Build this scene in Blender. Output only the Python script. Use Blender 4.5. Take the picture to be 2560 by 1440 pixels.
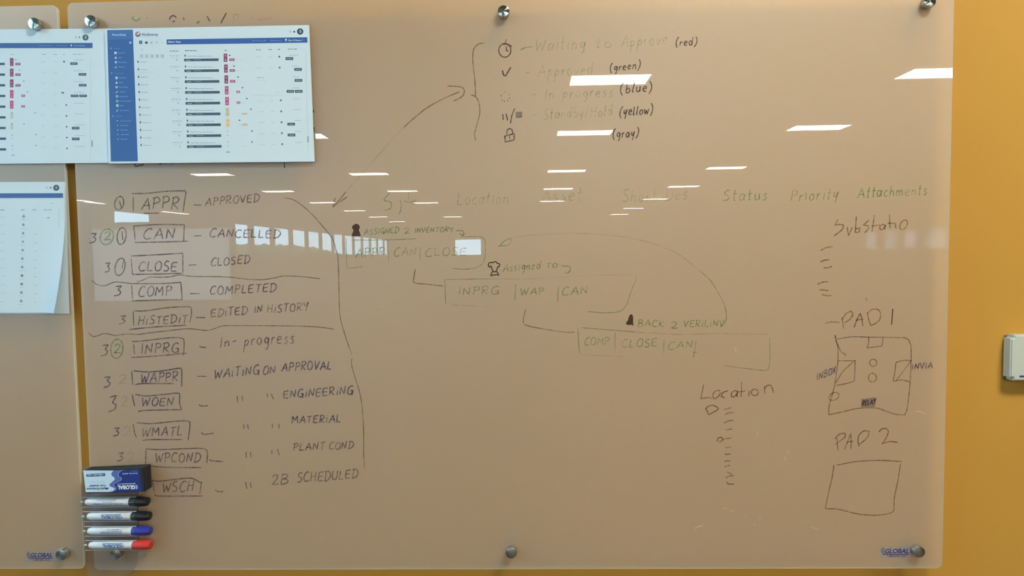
import bpy, bmesh, math, random
from mathutils import Vector, Matrix
random.seed(7)
S = bpy.context.scene
for o in list(bpy.data.objects): bpy.data.objects.remove(o)
C = S.collection

# ---------------------------------------------------------------- camera
FPX = 1600.0
YAW, PIT, ROL = -.0243, -.0516, -.0139
CAM = Vector((.0424, -1.3901, 1.4992))
def basis():
    cy, sy, cp, sp = math.cos(YAW), math.sin(YAW), math.cos(PIT), math.sin(PIT)
    f = Vector((sy*cp, cy*cp, sp)); r = Vector((cy, -sy, 0)); u = r.cross(f)
    cr, sr = math.cos(ROL), math.sin(ROL)
    return r*cr+u*sr, u*cr-r*sr, f
RT, UP, FW = basis()
cd = bpy.data.cameras.new('camera'); cam = bpy.data.objects.new('camera', cd); C.objects.link(cam)
cd.sensor_width = 36; cd.lens = FPX*36/2560; cd.clip_start = .05; cd.clip_end = 500
m = Matrix((( RT.x, UP.x, -FW.x, CAM.x), (RT.y, UP.y, -FW.y, CAM.y), (RT.z, UP.z, -FW.z, CAM.z), (0, 0, 0, 1)))
cam.matrix_world = m
S.camera = cam

# ---------------------------------------------------------------- sky, exposure
SKY = 19.0; LAMP = 77.0
w = bpy.data.worlds.new('overcast_sky'); S.world = w; w.use_nodes = True
bg = w.node_tree.nodes['Background']; bg.inputs[0].default_value = (.47, .78, 1, 1); bg.inputs[1].default_value = SKY
S.view_settings.view_transform = 'Standard'; S.view_settings.look = 'None'
S.view_settings.gamma = 1; S.view_settings.use_curve_mapping = False
S.view_settings.exposure = 0.0
try:
    S.cycles.use_denoising = True; S.cycles.max_bounces = 8; S.cycles.transparent_max_bounces = 16
    S.cycles.diffuse_bounces = 4; S.cycles.sample_clamp_indirect = 6
    S.cycles.caustics_reflective = False; S.cycles.caustics_refractive = False
except Exception: pass
# the big side window beside the board: a portal only guides sampling of the sky through it
pl = bpy.data.lights.new('sky_portal', 'AREA'); pl.shape = 'RECTANGLE'; pl.size = 4.4; pl.size_y = 2.3
try: pl.cycles.is_portal = True
except Exception: pass
po = bpy.data.objects.new('sky_portal', pl); C.objects.link(po)
po.location = (-4.12, -2.335, 2.7); po.rotation_euler = (0, -math.pi/2, 0)
po.rotation_euler = Vector((1, 0, 0)).to_track_quat('-Z', 'Z').to_euler()
pl.size = 2.2; pl.size_y = 2.8

# ---------------------------------------------------------------- helpers
def px(x, y, Y):
    d = FW + RT*((x-1280)/FPX) - UP*((y-720)/FPX)
    return CAM + d*((Y-CAM.y)/d.y)
def lin(c):
    return tuple((v/255/12.92) if v/255 <= .04045 else ((v/255+.055)/1.055)**2.4 for v in c)
PAPER = (.60, .70, .70)
def alb(c, k=1):                      # printed colour seen on paper lit by the side window
    return tuple(min(.95, a/b*k) for a, b in zip(lin(c), PAPER))
_m = {}
def mat(name, col=(.8, .8, .8), rough=.5, metal=0, spec=.5, alpha=None, aniso=0, fade=0, emit=0, coat=0):
    if name in _m: return _m[name]
    M = bpy.data.materials.new(name); M.use_nodes = True; nt = M.node_tree; N = nt.nodes; L = nt.links
    b = N['Principled BSDF']; out = N['Material Output']
    b.inputs['Base Color'].default_value = (*col, 1); b.inputs['Roughness'].default_value = rough
    b.inputs['Metallic'].default_value = metal; b.inputs['Specular IOR Level'].default_value = spec
    if coat: b.inputs['Coat Weight'].default_value = coat; b.inputs['Coat Roughness'].default_value = .1
    if emit:
        b.inputs['Emission Color'].default_value = (*col, 1); b.inputs['Emission Strength'].default_value = emit
    if aniso:
        b.inputs['Anisotropic'].default_value = aniso; b.inputs['Anisotropic Rotation'].default_value = .25
        t = N.new('ShaderNodeTangent'); t.direction_type = 'RADIAL'; t.axis = 'Y'; L.new(t.outputs[0], b.inputs['Tangent'])
    if alpha is not None:
        mx = N.new('ShaderNodeMixShader'); tr = N.new('ShaderNodeBsdfTransparent')
        L.new(tr.outputs[0], mx.inputs[1]); L.new(b.outputs[0], mx.inputs[2]); L.new(mx.outputs[0], out.inputs[0])
        mx.inputs[0].default_value = alpha
        if fade:                          # dry-erase ink that broke up as it dried
            tc = N.new('ShaderNodeTexCoord'); n1 = N.new('ShaderNodeTexNoise'); n1.inputs['Scale'].default_value = 28
            n1.inputs['Detail'].default_value = 3
            n2 = N.new('ShaderNodeTexNoise'); n2.inputs['Scale'].default_value = 260
            L.new(tc.outputs['Object'], n1.inputs['Vector']); L.new(tc.outputs['Object'], n2.inputs['Vector'])
            ad = N.new('ShaderNodeMath'); ad.operation = 'ADD'; L.new(n1.outputs[0], ad.inputs[0]); L.new(n2.outputs[0], ad.inputs[1])
            r = N.new('ShaderNodeMapRange'); r.inputs[1].default_value = .8; r.inputs[2].default_value = 1.15
            r.inputs[3].default_value = alpha*(1-fade); r.inputs[4].default_value = min(1, alpha*1.1)
            L.new(ad.outputs[0], r.inputs[0]); L.new(r.outputs[0], mx.inputs[0])
    _m[name] = M; return M
def paint(name, col, rough=.6, amt=.04, scale=60, bump=.02):
    if name in _m: return _m[name]
    M = mat(name, col, rough); nt = M.node_tree; N = nt.nodes; L = nt.links; b = N['Principled BSDF']
    tc = N.new('ShaderNodeTexCoord'); n = N.new('ShaderNodeTexNoise'); n.inputs['Scale'].default_value = scale; n.inputs['Detail'].default_value = 4
    L.new(tc.outputs['Object'], n.inputs['Vector'])
    n3 = N.new('ShaderNodeTexNoise'); n3.inputs['Scale'].default_value = scale/40; L.new(tc.outputs['Object'], n3.inputs['Vector'])
    r = N.new('ShaderNodeMapRange'); r.inputs[3].default_value = 1-amt; r.inputs[4].default_value = 1+amt; L.new(n3.outputs[0], r.inputs[0])
    mx = N.new('ShaderNodeVectorMath'); mx.operation = 'SCALE'; mx.inputs[0].default_value = col
    L.new(r.outputs[0], mx.inputs['Scale']); L.new(mx.outputs[0], b.inputs['Base Color'])
    bp = N.new('ShaderNodeBump'); bp.inputs['Strength'].default_value = bump*4; bp.inputs['Distance'].default_value = .001
    L.new(n.outputs[0], bp.inputs['Height']); L.new(bp.outputs[0], b.inputs['Normal'])
    return M

def link(name, me, mats, parent=None):
    if isinstance(me, bmesh.types.BMesh):
        b = me; me = bpy.data.meshes.new(name); b.to_mesh(me); b.free()
    for mm in (mats if isinstance(mats, (list, tuple)) else [mats]): me.materials.append(mm)
    o = bpy.data.objects.new(name, me); C.objects.link(o)
    if parent: o.parent = parent; o.matrix_parent_inverse = parent.matrix_world.inverted()
    return o
def empty(name, loc):
    o = bpy.data.objects.new(name, None); C.objects.link(o); o.location = loc; o.empty_display_size = .05
    o.matrix_world = Matrix.Translation(loc); return o
def tag(o, label=None, cat=None, group=None, kind=None):
    if label: o['label'] = label
    if cat: o['category'] = cat
    if group: o['group'] = group
    if kind: o['kind'] = kind
    return o
def add_box(bm, a, b, bev=0, seg=2):
    a, b = Vector(a), Vector(b)
    vs = [bm.verts.new((x, y, z)) for x in (a.x, b.x) for y in (a.y, b.y) for z in (a.z, b.z)]
    F = [(0, 1, 3, 2), (4, 6, 7, 5), (0, 4, 5, 1), (2, 3, 7, 6), (0, 2, 6, 4), (1, 5, 7, 3)]
    fs = [bm.faces.new([vs[i] for i in f]) for f in F]
    bmesh.ops.recalc_face_normals(bm, faces=fs)
    if bev:
        es = {e for f in fs for e in f.edges}
        bmesh.ops.bevel(bm, geom=list(es), offset=bev, segments=seg, affect='EDGES', profile=.5)
def boxobj(name, a, b, m_, parent=None, bev=0):
    bm = bmesh.new(); add_box(bm, a, b, bev); return link(name, bm, m_, parent)
def lathe(name, prof, loc, axis, m_, parent=None, seg=40):
    """prof = (distance along axis, radius)"""
    bm = bmesh.new(); rings = []
    ax = Vector(axis).normalized(); q = Vector((0, 0, 1)).rotation_difference(ax)
    for t, r in prof:
        rings.append([bm.verts.new(q @ Vector((r*math.cos(2*math.pi*i/seg), r*math.sin(2*math.pi*i/seg), t))) for i in range(seg)])
    for a, b in zip(rings, rings[1:]):
        for i in range(seg): bm.faces.new((a[i], a[(i+1) % seg], b[(i+1) % seg], b[i]))
    bm.faces.new(rings[0][::-1]); bm.faces.new(rings[-1])
    bmesh.ops.recalc_face_normals(bm, faces=bm.faces)
    for f in bm.faces: f.smooth = len(f.verts) == 4
    me = bpy.data.meshes.new(name); bm.to_mesh(me); bm.free()
    me.materials.append(m_)
    o = bpy.data.objects.new(name, me); C.objects.link(o)
    try: me.set_sharp_from_angle(angle=.6)
    except Exception: pass
    o.matrix_world = Matrix.Translation(loc)
    if parent:
        o.parent = parent; o.matrix_parent_inverse = parent.matrix_world.inverted()
    return o

# ---------------------------------------------------------------- materials
ORANGE = paint('orange_wall_paint', (.535, .272, .037), .75, .04, 90, .03)
WHITEP = paint('white_wall_paint', (.5, .5, .48), .8)
CEILM = paint('ceiling_tile', (.42, .42, .40), .9)
CARPET = paint('dark_floor', (.06, .036, .02), .45, .1, 30)
STEEL = mat('brushed_steel', (.52, .57, .56), .18, 1, aniso=.92)
STEELB = mat('steel_barrel', (.5, .52, .52), .3, 1)
LAMPM = mat('lamp_diffuser', (1, .97, .80), .5, emit=LAMP)
LAMPF = mat('lamp_frame', (.7, .7, .7), .4)

def thin_fresnel(N, L, ior):
    """Fresnel of a thin sheet: the same from both sides"""
    fr = N.new('ShaderNodeFresnel'); g = N.new('ShaderNodeNewGeometry'); mx = N.new('ShaderNodeMix')
    mx.inputs['A'].default_value = ior; mx.inputs['B'].default_value = 1/ior
    L.new(g.outputs['Backfacing'], mx.inputs['Factor']); L.new(mx.outputs['Result'], fr.inputs[0]); return fr
def frosted():
    """low-iron glass with a milky back coat: clear sharp gloss over a veil that lets the wall glow through"""
    M = bpy.data.materials.new('frosted_board_glass'); M.use_nodes = True; nt = M.node_tree; N = nt.nodes; L = nt.links
    N.remove(N['Principled BSDF']); out = N['Material Output']
    tr = N.new('ShaderNodeBsdfTransparent'); tr.inputs[0].default_value = (.99, .985, .97, 1)
    di = N.new('ShaderNodeBsdfDiffuse'); di.inputs[0].default_value = (1, .88, .72, 1)
    tl = N.new('ShaderNodeBsdfTranslucent'); tl.inputs[0].default_value = (1, .88, .72, 1)
    gl = N.new('ShaderNodeBsdfGlossy'); gl.inputs['Roughness'].default_value = .0
    hz = N.new('ShaderNodeBsdfGlossy'); hz.inputs['Roughness'].default_value = .4     # haze of wiped-off marker film
    dt = N.new('ShaderNodeMixShader'); dt.inputs[0].default_value = .5
    L.new(di.outputs[0], dt.inputs[1]); L.new(tl.outputs[0], dt.inputs[2])
    a = N.new('ShaderNodeMixShader'); a.inputs[0].default_value = .46
    L.new(tr.outputs[0], a.inputs[1]); L.new(dt.outputs[0], a.inputs[2])
    fr = thin_fresnel(N, L, 1.5)
    h = N.new('ShaderNodeMixShader'); h.inputs[0].default_value = .15; L.new(a.outputs[0], h.inputs[1]); L.new(hz.outputs[0], h.inputs[2])
    b = N.new('ShaderNodeMixShader'); L.new(fr.outputs[0], b.inputs[0]); L.new(h.outputs[0], b.inputs[1]); L.new(gl.outputs[0], b.inputs[2])
    L.new(b.outputs[0], out.inputs[0]); return M
GLASS = frosted()
def clear(name, tint=(1, 1, 1), veil=0, vc=(.6, .65, .75), ior=1.49, tr_=1):
    M = bpy.data.materials.new(name); M.use_nodes = True; nt = M.node_tree; N = nt.nodes; L = nt.links
    N.remove(N['Principled BSDF']); out = N['Material Output']
    tr = N.new('ShaderNodeBsdfTransparent'); tr.inputs[0].default_value = (*tint, 1)
    di = N.new('ShaderNodeBsdfDiffuse'); di.inputs[0].default_value = (*vc, 1)
    a = N.new('ShaderNodeMixShader'); a.inputs[0].default_value = veil; L.new(tr.outputs[0], a.inputs[1]); L.new(di.outputs[0], a.inputs[2])
    gl = N.new('ShaderNodeBsdfGlossy'); gl.inputs['Roughness'].default_value = .06
    fr = thin_fresnel(N, L, ior)
    b = N.new('ShaderNodeMixShader'); L.new(fr.outputs[0], b.inputs[0]); L.new(a.outputs[0], b.inputs[1]); L.new(gl.outputs[0], b.inputs[2])
    L.new(b.outputs[0], out.inputs[0]); return M
GBACK = clear('glass_back_face', (1, 1, 1), 0, ior=1.0001)
GEDGE = mat('polished_glass_edge', (.86, .95, .9), .25, alpha=.6)
ACRYL = clear('clear_acrylic', (.90, .92, .97), .22, (.30, .31, .42))
GLINT = mat('painted_tube_glint', (.9, .93, .95), .2, alpha=.55)  # pale colour that paints the bright highlight lines of the tubes
TUBE = clear('clear_tube', (.97, .98, 1), .02, (.8, .85, .95), ior=1.7)
PANE = clear('window_pane', (.97, .99, 1), 0)
SHADE = clear('frosted_window_pane', (.95, .97, 1), .84, (.5, .52, .56))

# ---------------------------------------------------------------- room shell
H = 4.2
XL, XR = -21.0, 18.0
for nm_, z0_, z1_, m__ in (('floor', -.1, 0, CARPET), ('ceiling', H, H+.1, CEILM)):
    bm = bmesh.new(); add_box(bm, (XL-.3, -100.3, z0_), (XR+.3, -3.8, z1_)); add_box(bm, (-4.2, -3.8, z0_), (XR+.3, .12, z1_))
    tag(link(nm_, bm, m__), kind='structure')
tag(boxobj('wall_front', (-4.2, 0, 0), (XR+.3, .12, H), ORANGE), kind='structure')
def wall_x(name, X0, X1, y0, y1, wins, z0, z1):
    """wall in the plane x, with window openings (ya, yb), ya<yb"""
    bm = bmesh.new(); cur = y0
    add_box(bm, (X0, y0, 0), (X1, y1, z0)); add_box(bm, (X0, y0, z1), (X1, y1, H))
    for a, b in sorted(wins)+[(y1, y1)]:
        if a > cur: add_box(bm, (X0, cur, z0), (X1, a, z1))
        cur = b
    return tag(link(name, bm, WHITEP), kind='structure')
def wall_y(name, Y0, Y1, x0, x1, wins, z0, z1):
    bm = bmesh.new(); cur = x0
    add_box(bm, (x0, Y0, 0), (x1, Y1, z0)); add_box(bm, (x0, Y0, z1), (x1, Y1, H))
    for a, b in sorted(wins)+[(x1, x1)]:
        if a > cur: add_box(bm, (cur, Y0, z0), (a, Y1, z1))
        cur = b
    return tag(link(name, bm, WHITEP), kind='structure')
NW = [(-3.42, -1.25)]
wall_x('wall_left', -4.2, -4.0, -3.8, 0, NW, 1.3, 4.1)
wall_y('wall_left_return', -3.8, -3.65, XL, -4.2, [], .9, 3)
FARW = [(-34.1, -31.0)] + [(-46.7-4.12*k, -43.6-4.12*k) for k in range(13)]
wall_x('wall_left_far', XL-.05, XL, -100, -3.65, FARW, 1.8, 4.05)
RW = [(-33.4, -32.1), (-31.6, -30.3), (-29.9, -28.7), (-28.2, -26.6)]
wall_x('wall_right', XR, XR+.2, -52, 0, RW, 1.5, 2.45)
BW = [(-10.8, -9.0), (-6.0, -3.75)]
wall_y('wall_back', -52.2, -52, -11.5, XR, BW, 1.5, 2.88)
wall_x('wall_corridor', -11.7, -11.5, -100, -52.2, [], 1, 2)
wall_y('wall_end', -100.2, -100, XL, -11.5, [], 1, 2)
n = 0
def window(ax, p, a, b, z0, z1, pane, t=.05, hw=.03):
    global n; n += 1
    e = empty('window_%d' % n, (p, (a+b)/2, z0) if ax == 'x' else ((a+b)/2, p, z0)); tag(e, kind='structure')
    q = (lambda u, v, s: (p+s, u, v)) if ax == 'x' else (lambda u, v, s: (u, p+s, v))
    bm = bmesh.new()
    for (u0, v0, u1, v1) in ((a, z0, b, z0+t), (a, z1-t, b, z1), (a, z0, a+t, z1), (b-t, z0, b, z1)):
        add_box(bm, q(u0, v0, -hw), q(u1, v1, hw))
    link('window_frame', bm, LAMPF, e)
    bm = bmesh.new(); vs = [bm.verts.new(q(*c, 0)) for c in ((a+t, z0+t), (b-t, z0+t), (b-t, z1-t), (a+t, z1-t))]; bm.faces.new(vs)
    link('pane', bm, pane, e)
for a, b in NW: window('x', -4.1, a, b, 1.3, 4.1, PANE)
for a, b in FARW: window('x', XL-.025, a, b, 1.8, 4.05, PANE, .03, .02)
for a, b in RW: window('x', XR+.1, a, b, 1.5, 2.45, SHADE)
for a, b in BW: window('y', -52.1, a, b, 1.5, 2.88, PANE)
# outside: ground and a line of trees beyond the far windows
tag(boxobj('ground', (-220, -330, -.4), (220, 120, -.15), paint('grass', (.08, .11, .05), .9)), kind='structure')
bm = bmesh.new(); ys = [-30-2.0*k for k in range(130)]; prev = None
for k, y in enumerate(ys):
    h = 2.2+2.6*max(0, min(1, (y+215)/40))*(.85+.3*random.random())
    ring = [bm.verts.new((-60+dx, y+random.uniform(-.4, .4), z)) for dx, z in ((0, -.2), (1.2, h*.5), (.4, h*.85), (-1, h), (-2.4, h*.8), (-3, -.2))]
    if prev:
        for i in range(5): bm.faces.new((prev[i], prev[i+1], ring[i+1], ring[i]))
    prev = ring
tag(link('tree_line', bm, paint('foliage', (.05, .08, .03), .9, .3, 8)), 'dark line of trees seen through the far windows', 'trees', kind='stuff')

# ---------------------------------------------------------------- ceiling lights
def ceiling_light(x, y, lab, first=[None]):
    if first[0] is None:
        e = empty('ceiling_light', (0, 0, 0))
        bm = bmesh.new()
        for a, b in (((-.63, -.33), (.63, -.29)), ((-.63, .29), (.63, .33)), ((-.63, -.29), (-.60, .29)), ((.60, -.29), (.63, .29))):
            add_box(bm, (a[0], a[1], -.02), (b[0], b[1], 0))
        link('frame', bm, LAMPF, e)
        bm = bmesh.new(); add_box(bm, (-.60, -.29, -.012), (.60, .29, 0)); link('diffuser', bm, LAMPM, e)
        first[0] = e
    else:
        e = first[0].copy(); C.objects.link(e)
        for ch in first[0].children:
            c = ch.copy(); C.objects.link(c); c.parent = e
    e.location = (x, y, H)
    tag(e, lab, 'ceiling light', 'ceiling lights mirrored in the glass board')
for x, rows in ((1.6, (-1.8,)), (1.35, (-8.78, -13.1, -19.6, -25.2, -31.3)),
                (6.45, (-8.78, -13.0, -19.5, -25.1, -31, -37.4, -43.2)),
                (-5.0, (-12.9,)), (-5.05, (-19.5, -25.1, -31.1, -43)),
                (-9.95, (-19.0, -24.4, -30.0, -35.8, -41.8, -48.1))):
    col = {1.6: '', 1.35: 'middle column', 6.45: 'right-hand column', -5.0: '', -5.05: 'column starting right of the printouts', -9.95: 'slanting column under the printouts'}[x]
    for k, y in enumerate(rows):
        lab = {1.6: 'ceiling light panel nearest the board wall, just out of the picture', -5.0: 'ceiling light whose reflection peeks out beside the printouts'}.get(x)
        ceiling_light(x, y, lab or 'ceiling light mirrored %s from the top in the %s' % (('first', 'second', 'third', 'fourth', 'fifth', 'sixth', 'seventh', 'eighth')[k], col))

src = bpy.data.objects['ceiling_light']
for x, y, l_ in ((-19.8, -26.9, 'nearer half of the slanted light line mirrored at the left glass edge'), (-20.0, -28.15, 'farther half of the slanted light line mirrored at the left glass edge'),
                 (-20.2, -34.6, 'nearer half of the slanted light line mirrored below APPR'), (-20.1, -35.85, 'farther half of the slanted light line mirrored below APPR')):
    e = src.copy(); C.objects.link(e)
    for ch in src.children:
        c = ch.copy(); C.objects.link(c); c.parent = e
    e.location = (x, y, H); e.rotation_euler = (0, 0, math.pi/2+.1); e.scale = (1, .6, 1); tag(e, l_, 'ceiling light')

# big display on a wheeled stand, mirrored faintly in the left of the glass
e = empty('presentation_display', (-5.35, -8.0, 0)); tag(e, 'large lit display on a wheeled stand, mirrored as a pale rectangle behind CAN and CLOSE', 'display')
boxobj('bezel', (-6.45, -8.06, .86), (-4.25, -8.0, 2.06), mat('dark_bezel', (.05, .05, .055), .3), e, .02)
boxobj('screen', (-6.37, -8.0, .90), (-4.33, -7.995, 1.95), mat('lit_screen', (.50, .75, 1), .3, emit=3.0), e)
for sx in (-6.0, -4.7):
    bm = bmesh.new(); add_box(bm, (sx-.02, -8.10, .06), (sx+.02, -8.06, 1.3)); add_box(bm, (sx-.02, -8.35, .05), (sx+.02, -7.75, .09))
    link('leg', bm, mat('dark_bezel'), e)
    for yy in (-8.32, -7.78): lathe('wheel', [(-.012, .02), (-.012, .027), (.012, .027), (.012, .02)], (sx, yy, .027), (1, 0, 0), mat('black_rubber', (.03, .03, .03), .6), e, 20)

# ---------------------------------------------------------------- glass boards
YF, YB = -.033, -.027
def glass_board(x0, x1, z0, z1, name, label, rad=.012):
    e = empty(name, ((x0+x1)/2, YB, z0)); tag(e, label, 'whiteboard')
    pts = []
    for cx, cz, a0 in ((x1-rad, z1-rad, 0), (x0+rad, z1-rad, 90), (x0+rad, z0+rad, 180), (x1-rad, z0+rad, 270)):
        for k in range(7):
            a = math.radians(a0+15*k); pts.append((cx+rad*math.cos(a), cz+rad*math.sin(a)))
    bm = bmesh.new(); f = [bm.verts.new((x, YF, z)) for x, z in pts]; b = [bm.verts.new((x, YB, z)) for x, z in pts]
    ff = bm.faces.new(f); fb = bm.faces.new(b[::-1]); fb.material_index = 1
    bmesh.ops.recalc_face_normals(bm, faces=[ff]) if ff.normal.y > 0 else None
    link('glass_panel', bm, [GLASS, GBACK], e)
    bm = bmesh.new(); c = .0022
    def inset(k): 
        return [(x - c*k*(1 if x > (x0+x1)/2 else -1), z - c*k*(1 if z > (z0+z1)/2 else -1)) for x, z in pts]
    r1 = [bm.verts.new((x, YF-.0001, z)) for x, z in inset(.6)]
    r2 = [bm.verts.new((x, YF+.0008, z)) for x, z in inset(-.1)]; r3 = [bm.verts.new((x, YB+.0001, z)) for x, z in inset(-.1)]
    N_ = len(pts)
    for A, B in ((r1, r2), (r2, r3)):
        for i in range(N_): bm.faces.new((A[i], A[(i+1) % N_], B[(i+1) % N_], B[i]))
    bmesh.ops.recalc_face_normals(bm, faces=bm.faces)
    link('polished_edge', bm, GEDGE, e)
    return e
board = glass_board(-.921, .921, .817, 2.043, 'glass_whiteboard', 'large frosted glass whiteboard covered in handwriting, held by six steel standoffs')
boardL = glass_board(-.943-1.842, -.943, .820, 2.039, 'glass_whiteboard', 'frosted glass whiteboard cut off by the left edge, printouts taped over it')
def standoff(x, z, parent):
    o = lathe('standoff', [(.0004, .0095), (.0325, .0095), (.0325, .0122), (.0445, .0122), (.0452, .0118)], (x, 0, z), (0, -1, 0), STEELB, parent)
    lathe('standoff_cap', [(0, .0117), (.0004, .0117), (.0007, .011)], (x, -.0451, z), (0, -1, 0), STEEL, o)
for x in (-.865, 0, .865):
    for z in (2.0005, .8585): standoff(x, z, board)
for x in (-.986, -.986-.86, -.986-1.72):
    for z in (1.998, .857): standoff(x, z, boardL)

# ---------------------------------------------------------------- marker strokes
F = {
'A': (.8, [[(0, 0), (.45, 1), (.78, 0)], [(.12, .36), (.72, .4)]]),
'B': (.72, [[(.05, 0), (.1, 1)], [(.02, .97), (.4, .98), (.6, .8), (.45, .58), (.12, .52)], [(.12, .52), (.52, .46), (.68, .25), (.5, .04), (.03, 0)]]),
'C': (.72, [[(.68, .85), (.55, 1), (.3, .93), (.1, .65), (.04, .35), (.18, .06), (.42, 0), (.7, .1)]]),
'D': (.78, [[(.12, 0), (.14, .95)], [(-.05, .98), (.35, 1), (.68, .8), (.75, .5), (.6, .18), (.3, .02), (0, 0)]]),
'E': (.68, [[(.64, .98), (.1, .92), (.04, .5), (.08, .05), (.66, .04)], [(.07, .5), (.56, .54)]]),
'G': (.8, [[(.7, .88), (.5, 1), (.25, .9), (.06, .55), (.1, .15), (.4, 0), (.68, .15), (.7, .42)], [(.4, .42), (.74, .42), (.72, -.12)]]),
'H': (.74, [[(.08, 1), (.05, 0)], [(.64, 1), (.62, 0)], [(.05, .5), (.66, .52)]]),
'I': (.25, [[(.12, 1), (.1, 0)]]), 'i': (.24, [[(.12, .72), (.1, 0)], [(.13, .98), (.15, 1.02)]]),
'K': (.7, [[(.08, 1), (.06, 0)], [(.6, .95), (.1, .45), (.64, 0)]]),
'L': (.6, [[(.08, 1), (.05, .04), (.58, .06)]]),
'M': (.9, [[(.04, 0), (.1, .95), (.42, .35), (.74, .98), (.82, 0)]]),
'N': (.76, [[(.05, 0), (.08, .9), (.6, .05), (.66, 1)]]),
'O': (.76, [[(.4, 1), (.16, .85), (.04, .5), (.14, .12), (.38, 0), (.64, .14), (.72, .5), (.6, .86), (.38, 1)]]),
'P': (.66, [[(.1, 0), (.12, .95)], [(0, .9), (.35, 1), (.62, .84), (.55, .58), (.12, .48)]]),
'R': (.74, [[(.08, 0), (.12, .95)], [(-.02, .92), (.4, 1), (.64, .82), (.5, .56), (.14, .46), (.68, 0)]]),
'S': (.64, [[(.58, .92), (.35, 1), (.12, .84), (.16, .6), (.48, .45), (.56, .2), (.36, .02), (.04, .06)]]),
'T': (.68, [[(0, .94), (.68, 1)], [(.34, .96), (.3, 0)]]),
'U': (.72, [[(.06, 1), (.05, .3), (.2, .03), (.48, .03), (.64, .3), (.64, 1)]]),
'V': (.7, [[(0, 1), (.32, 0), (.66, 1)]]),
'W': (.98, [[(0, 1), (.2, 0), (.46, .75), (.66, .02), (.92, 1)]]),
'X': (.66, [[(.02, .98), (.6, 0)], [(.58, 1), (.02, .02)]]),
'Y': (.66, [[(.02, 1), (.1, .6), (.36, .5), (.6, .98)], [(.6, .98), (.36, -.1)]]),
'a': (.56, [[(.48, .5), (.26, .62), (.06, .4), (.1, .08), (.3, .05), (.46, .35), (.5, .55), (.46, .1), (.56, .02)]]),
'b': (.54, [[(.08, 1.05), (.06, .05)], [(.07, .4), (.3, .58), (.5, .34), (.36, .05), (.06, .06)]]),
'c': (.48, [[(.44, .52), (.26, .6), (.06, .38), (.12, .08), (.32, 0), (.46, .1)]]),
'd': (.58, [[(.46, .5), (.24, .6), (.05, .34), (.16, .04), (.4, .1), (.5, .5)], [(.54, 1.05), (.5, .02)]]),
'e': (.52, [[(.06, .32), (.44, .4), (.36, .6), (.14, .55), (.04, .28), (.14, .04), (.48, .08)]]),
'g': (.54, [[(.46, .52), (.24, .62), (.06, .4), (.18, .14), (.42, .24), (.47, .56), (.44, -.2), (.26, -.4)]]),
'h': (.54, [[(.08, 1), (.05, 0)], [(.06, .35), (.28, .56), (.44, .4), (.44, 0)]]),
'l': (.24, [[(.14, 1.05), (.06, .06), (.2, .03)]]),
'm': (.82, [[(.05, .58), (.05, 0)], [(.06, .35), (.24, .56), (.36, .4), (.36, 0)], [(.37, .35), (.56, .56), (.68, .4), (.7, 0)]]),
'n': (.54, [[(.06, .6), (.05, 0)], [(.06, .38), (.28, .58), (.42, .4), (.44, 0)]]),
'o': (.54, [[(.26, .6), (.1, .5), (.04, .28), (.14, .06), (.3, .02), (.46, .2), (.44, .46), (.24, .6)]]),
'p': (.54, [[(.06, .6), (.1, -.45)], [(.07, .4), (.28, .6), (.46, .4), (.3, .12), (.08, .14)]]),
'r': (.4, [[(.06, .58), (.07, 0)], [(.07, .34), (.2, .54), (.38, .52)]]),
's': (.44, [[(.38, .56), (.18, .6), (.08, .42), (.34, .26), (.3, .04), (.04, .04)]]),
't': (.4, [[(.18, 1), (.15, .05), (.3, .02)], [(0, .6), (.38, .64)]]),
'u': (.54, [[(.06, .58), (.08, .14), (.24, .02), (.42, .2), (.44, .58)], [(.44, .58), (.5, .02)]]),
'v': (.5, [[(.02, .6), (.2, .02), (.44, .6)]]),
'w': (.7, [[(.02, .58), (.16, .02), (.32, .48), (.46, .02), (.64, .58)]]),
'y': (.52, [[(.04, .6), (.1, .2), (.28, .14), (.44, .56)], [(.46, .6), (.3, -.4)]]),
'1': (.3, [[(.15, 1), (.12, 0)]]),
'2': (.62, [[(.06, .78), (.24, 1), (.5, .88), (.46, .55), (.06, .04), (.64, .06)]]),
'3': (.58, [[(.04, .95), (.5, .98), (.26, .58), (.5, .4), (.42, .1), (.02, 0)]]),
'(': (.4, [[(.34, 1.15), (.1, .75), (.08, .2), (.3, -.25)]]),
')': (.4, [[(.06, 1.15), (.3, .75), (.3, .2), (.06, -.25)]]),
'-': (.5, [[(.04, .42), (.44, .46)]]), '.': (.22, [[(.08, .02), (.12, .05)]]),
':': (.24, [[(.1, .1), (.13, .14)], [(.12, .58), (.14, .62)]]),
'/': (.5, [[(.42, 1.1), (.05, -.1)]]), '|': (.3, [[(.15, 1.35), (.12, -.5)]]), ' ': (.45, []),
}
def smooth(pts, q=5):
    if len(pts) < 3: return pts
    out = []; cuts = [0]
    for i in range(1, len(pts)-1):
        a = Vector(pts[i])-Vector(pts[i-1]); b = Vector(pts[i+1])-Vector(pts[i])
        if a.length and b.length and a.angle(b) > 1.15: cuts.append(i)
    cuts.append(len(pts)-1)
    for c0, c1 in zip(cuts, cuts[1:]):
        P = [Vector(p) for p in pts[c0:c1+1]]
        P = [P[0]*2-P[1]] + P + [P[-1]*2-P[-2]]
        for i in range(1, len(P)-2):
            for k in range(q):
                t = k/q; a, b, c, d = P[i-1:i+3]
                v = .5*((2*b)+(c-a)*t+(2*a-5*b+4*c-d)*t*t+(3*b-a-3*c+d)*t**3)
                out.append((v.x, v.y))
    out.append(tuple(pts[-1])); return out
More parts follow.
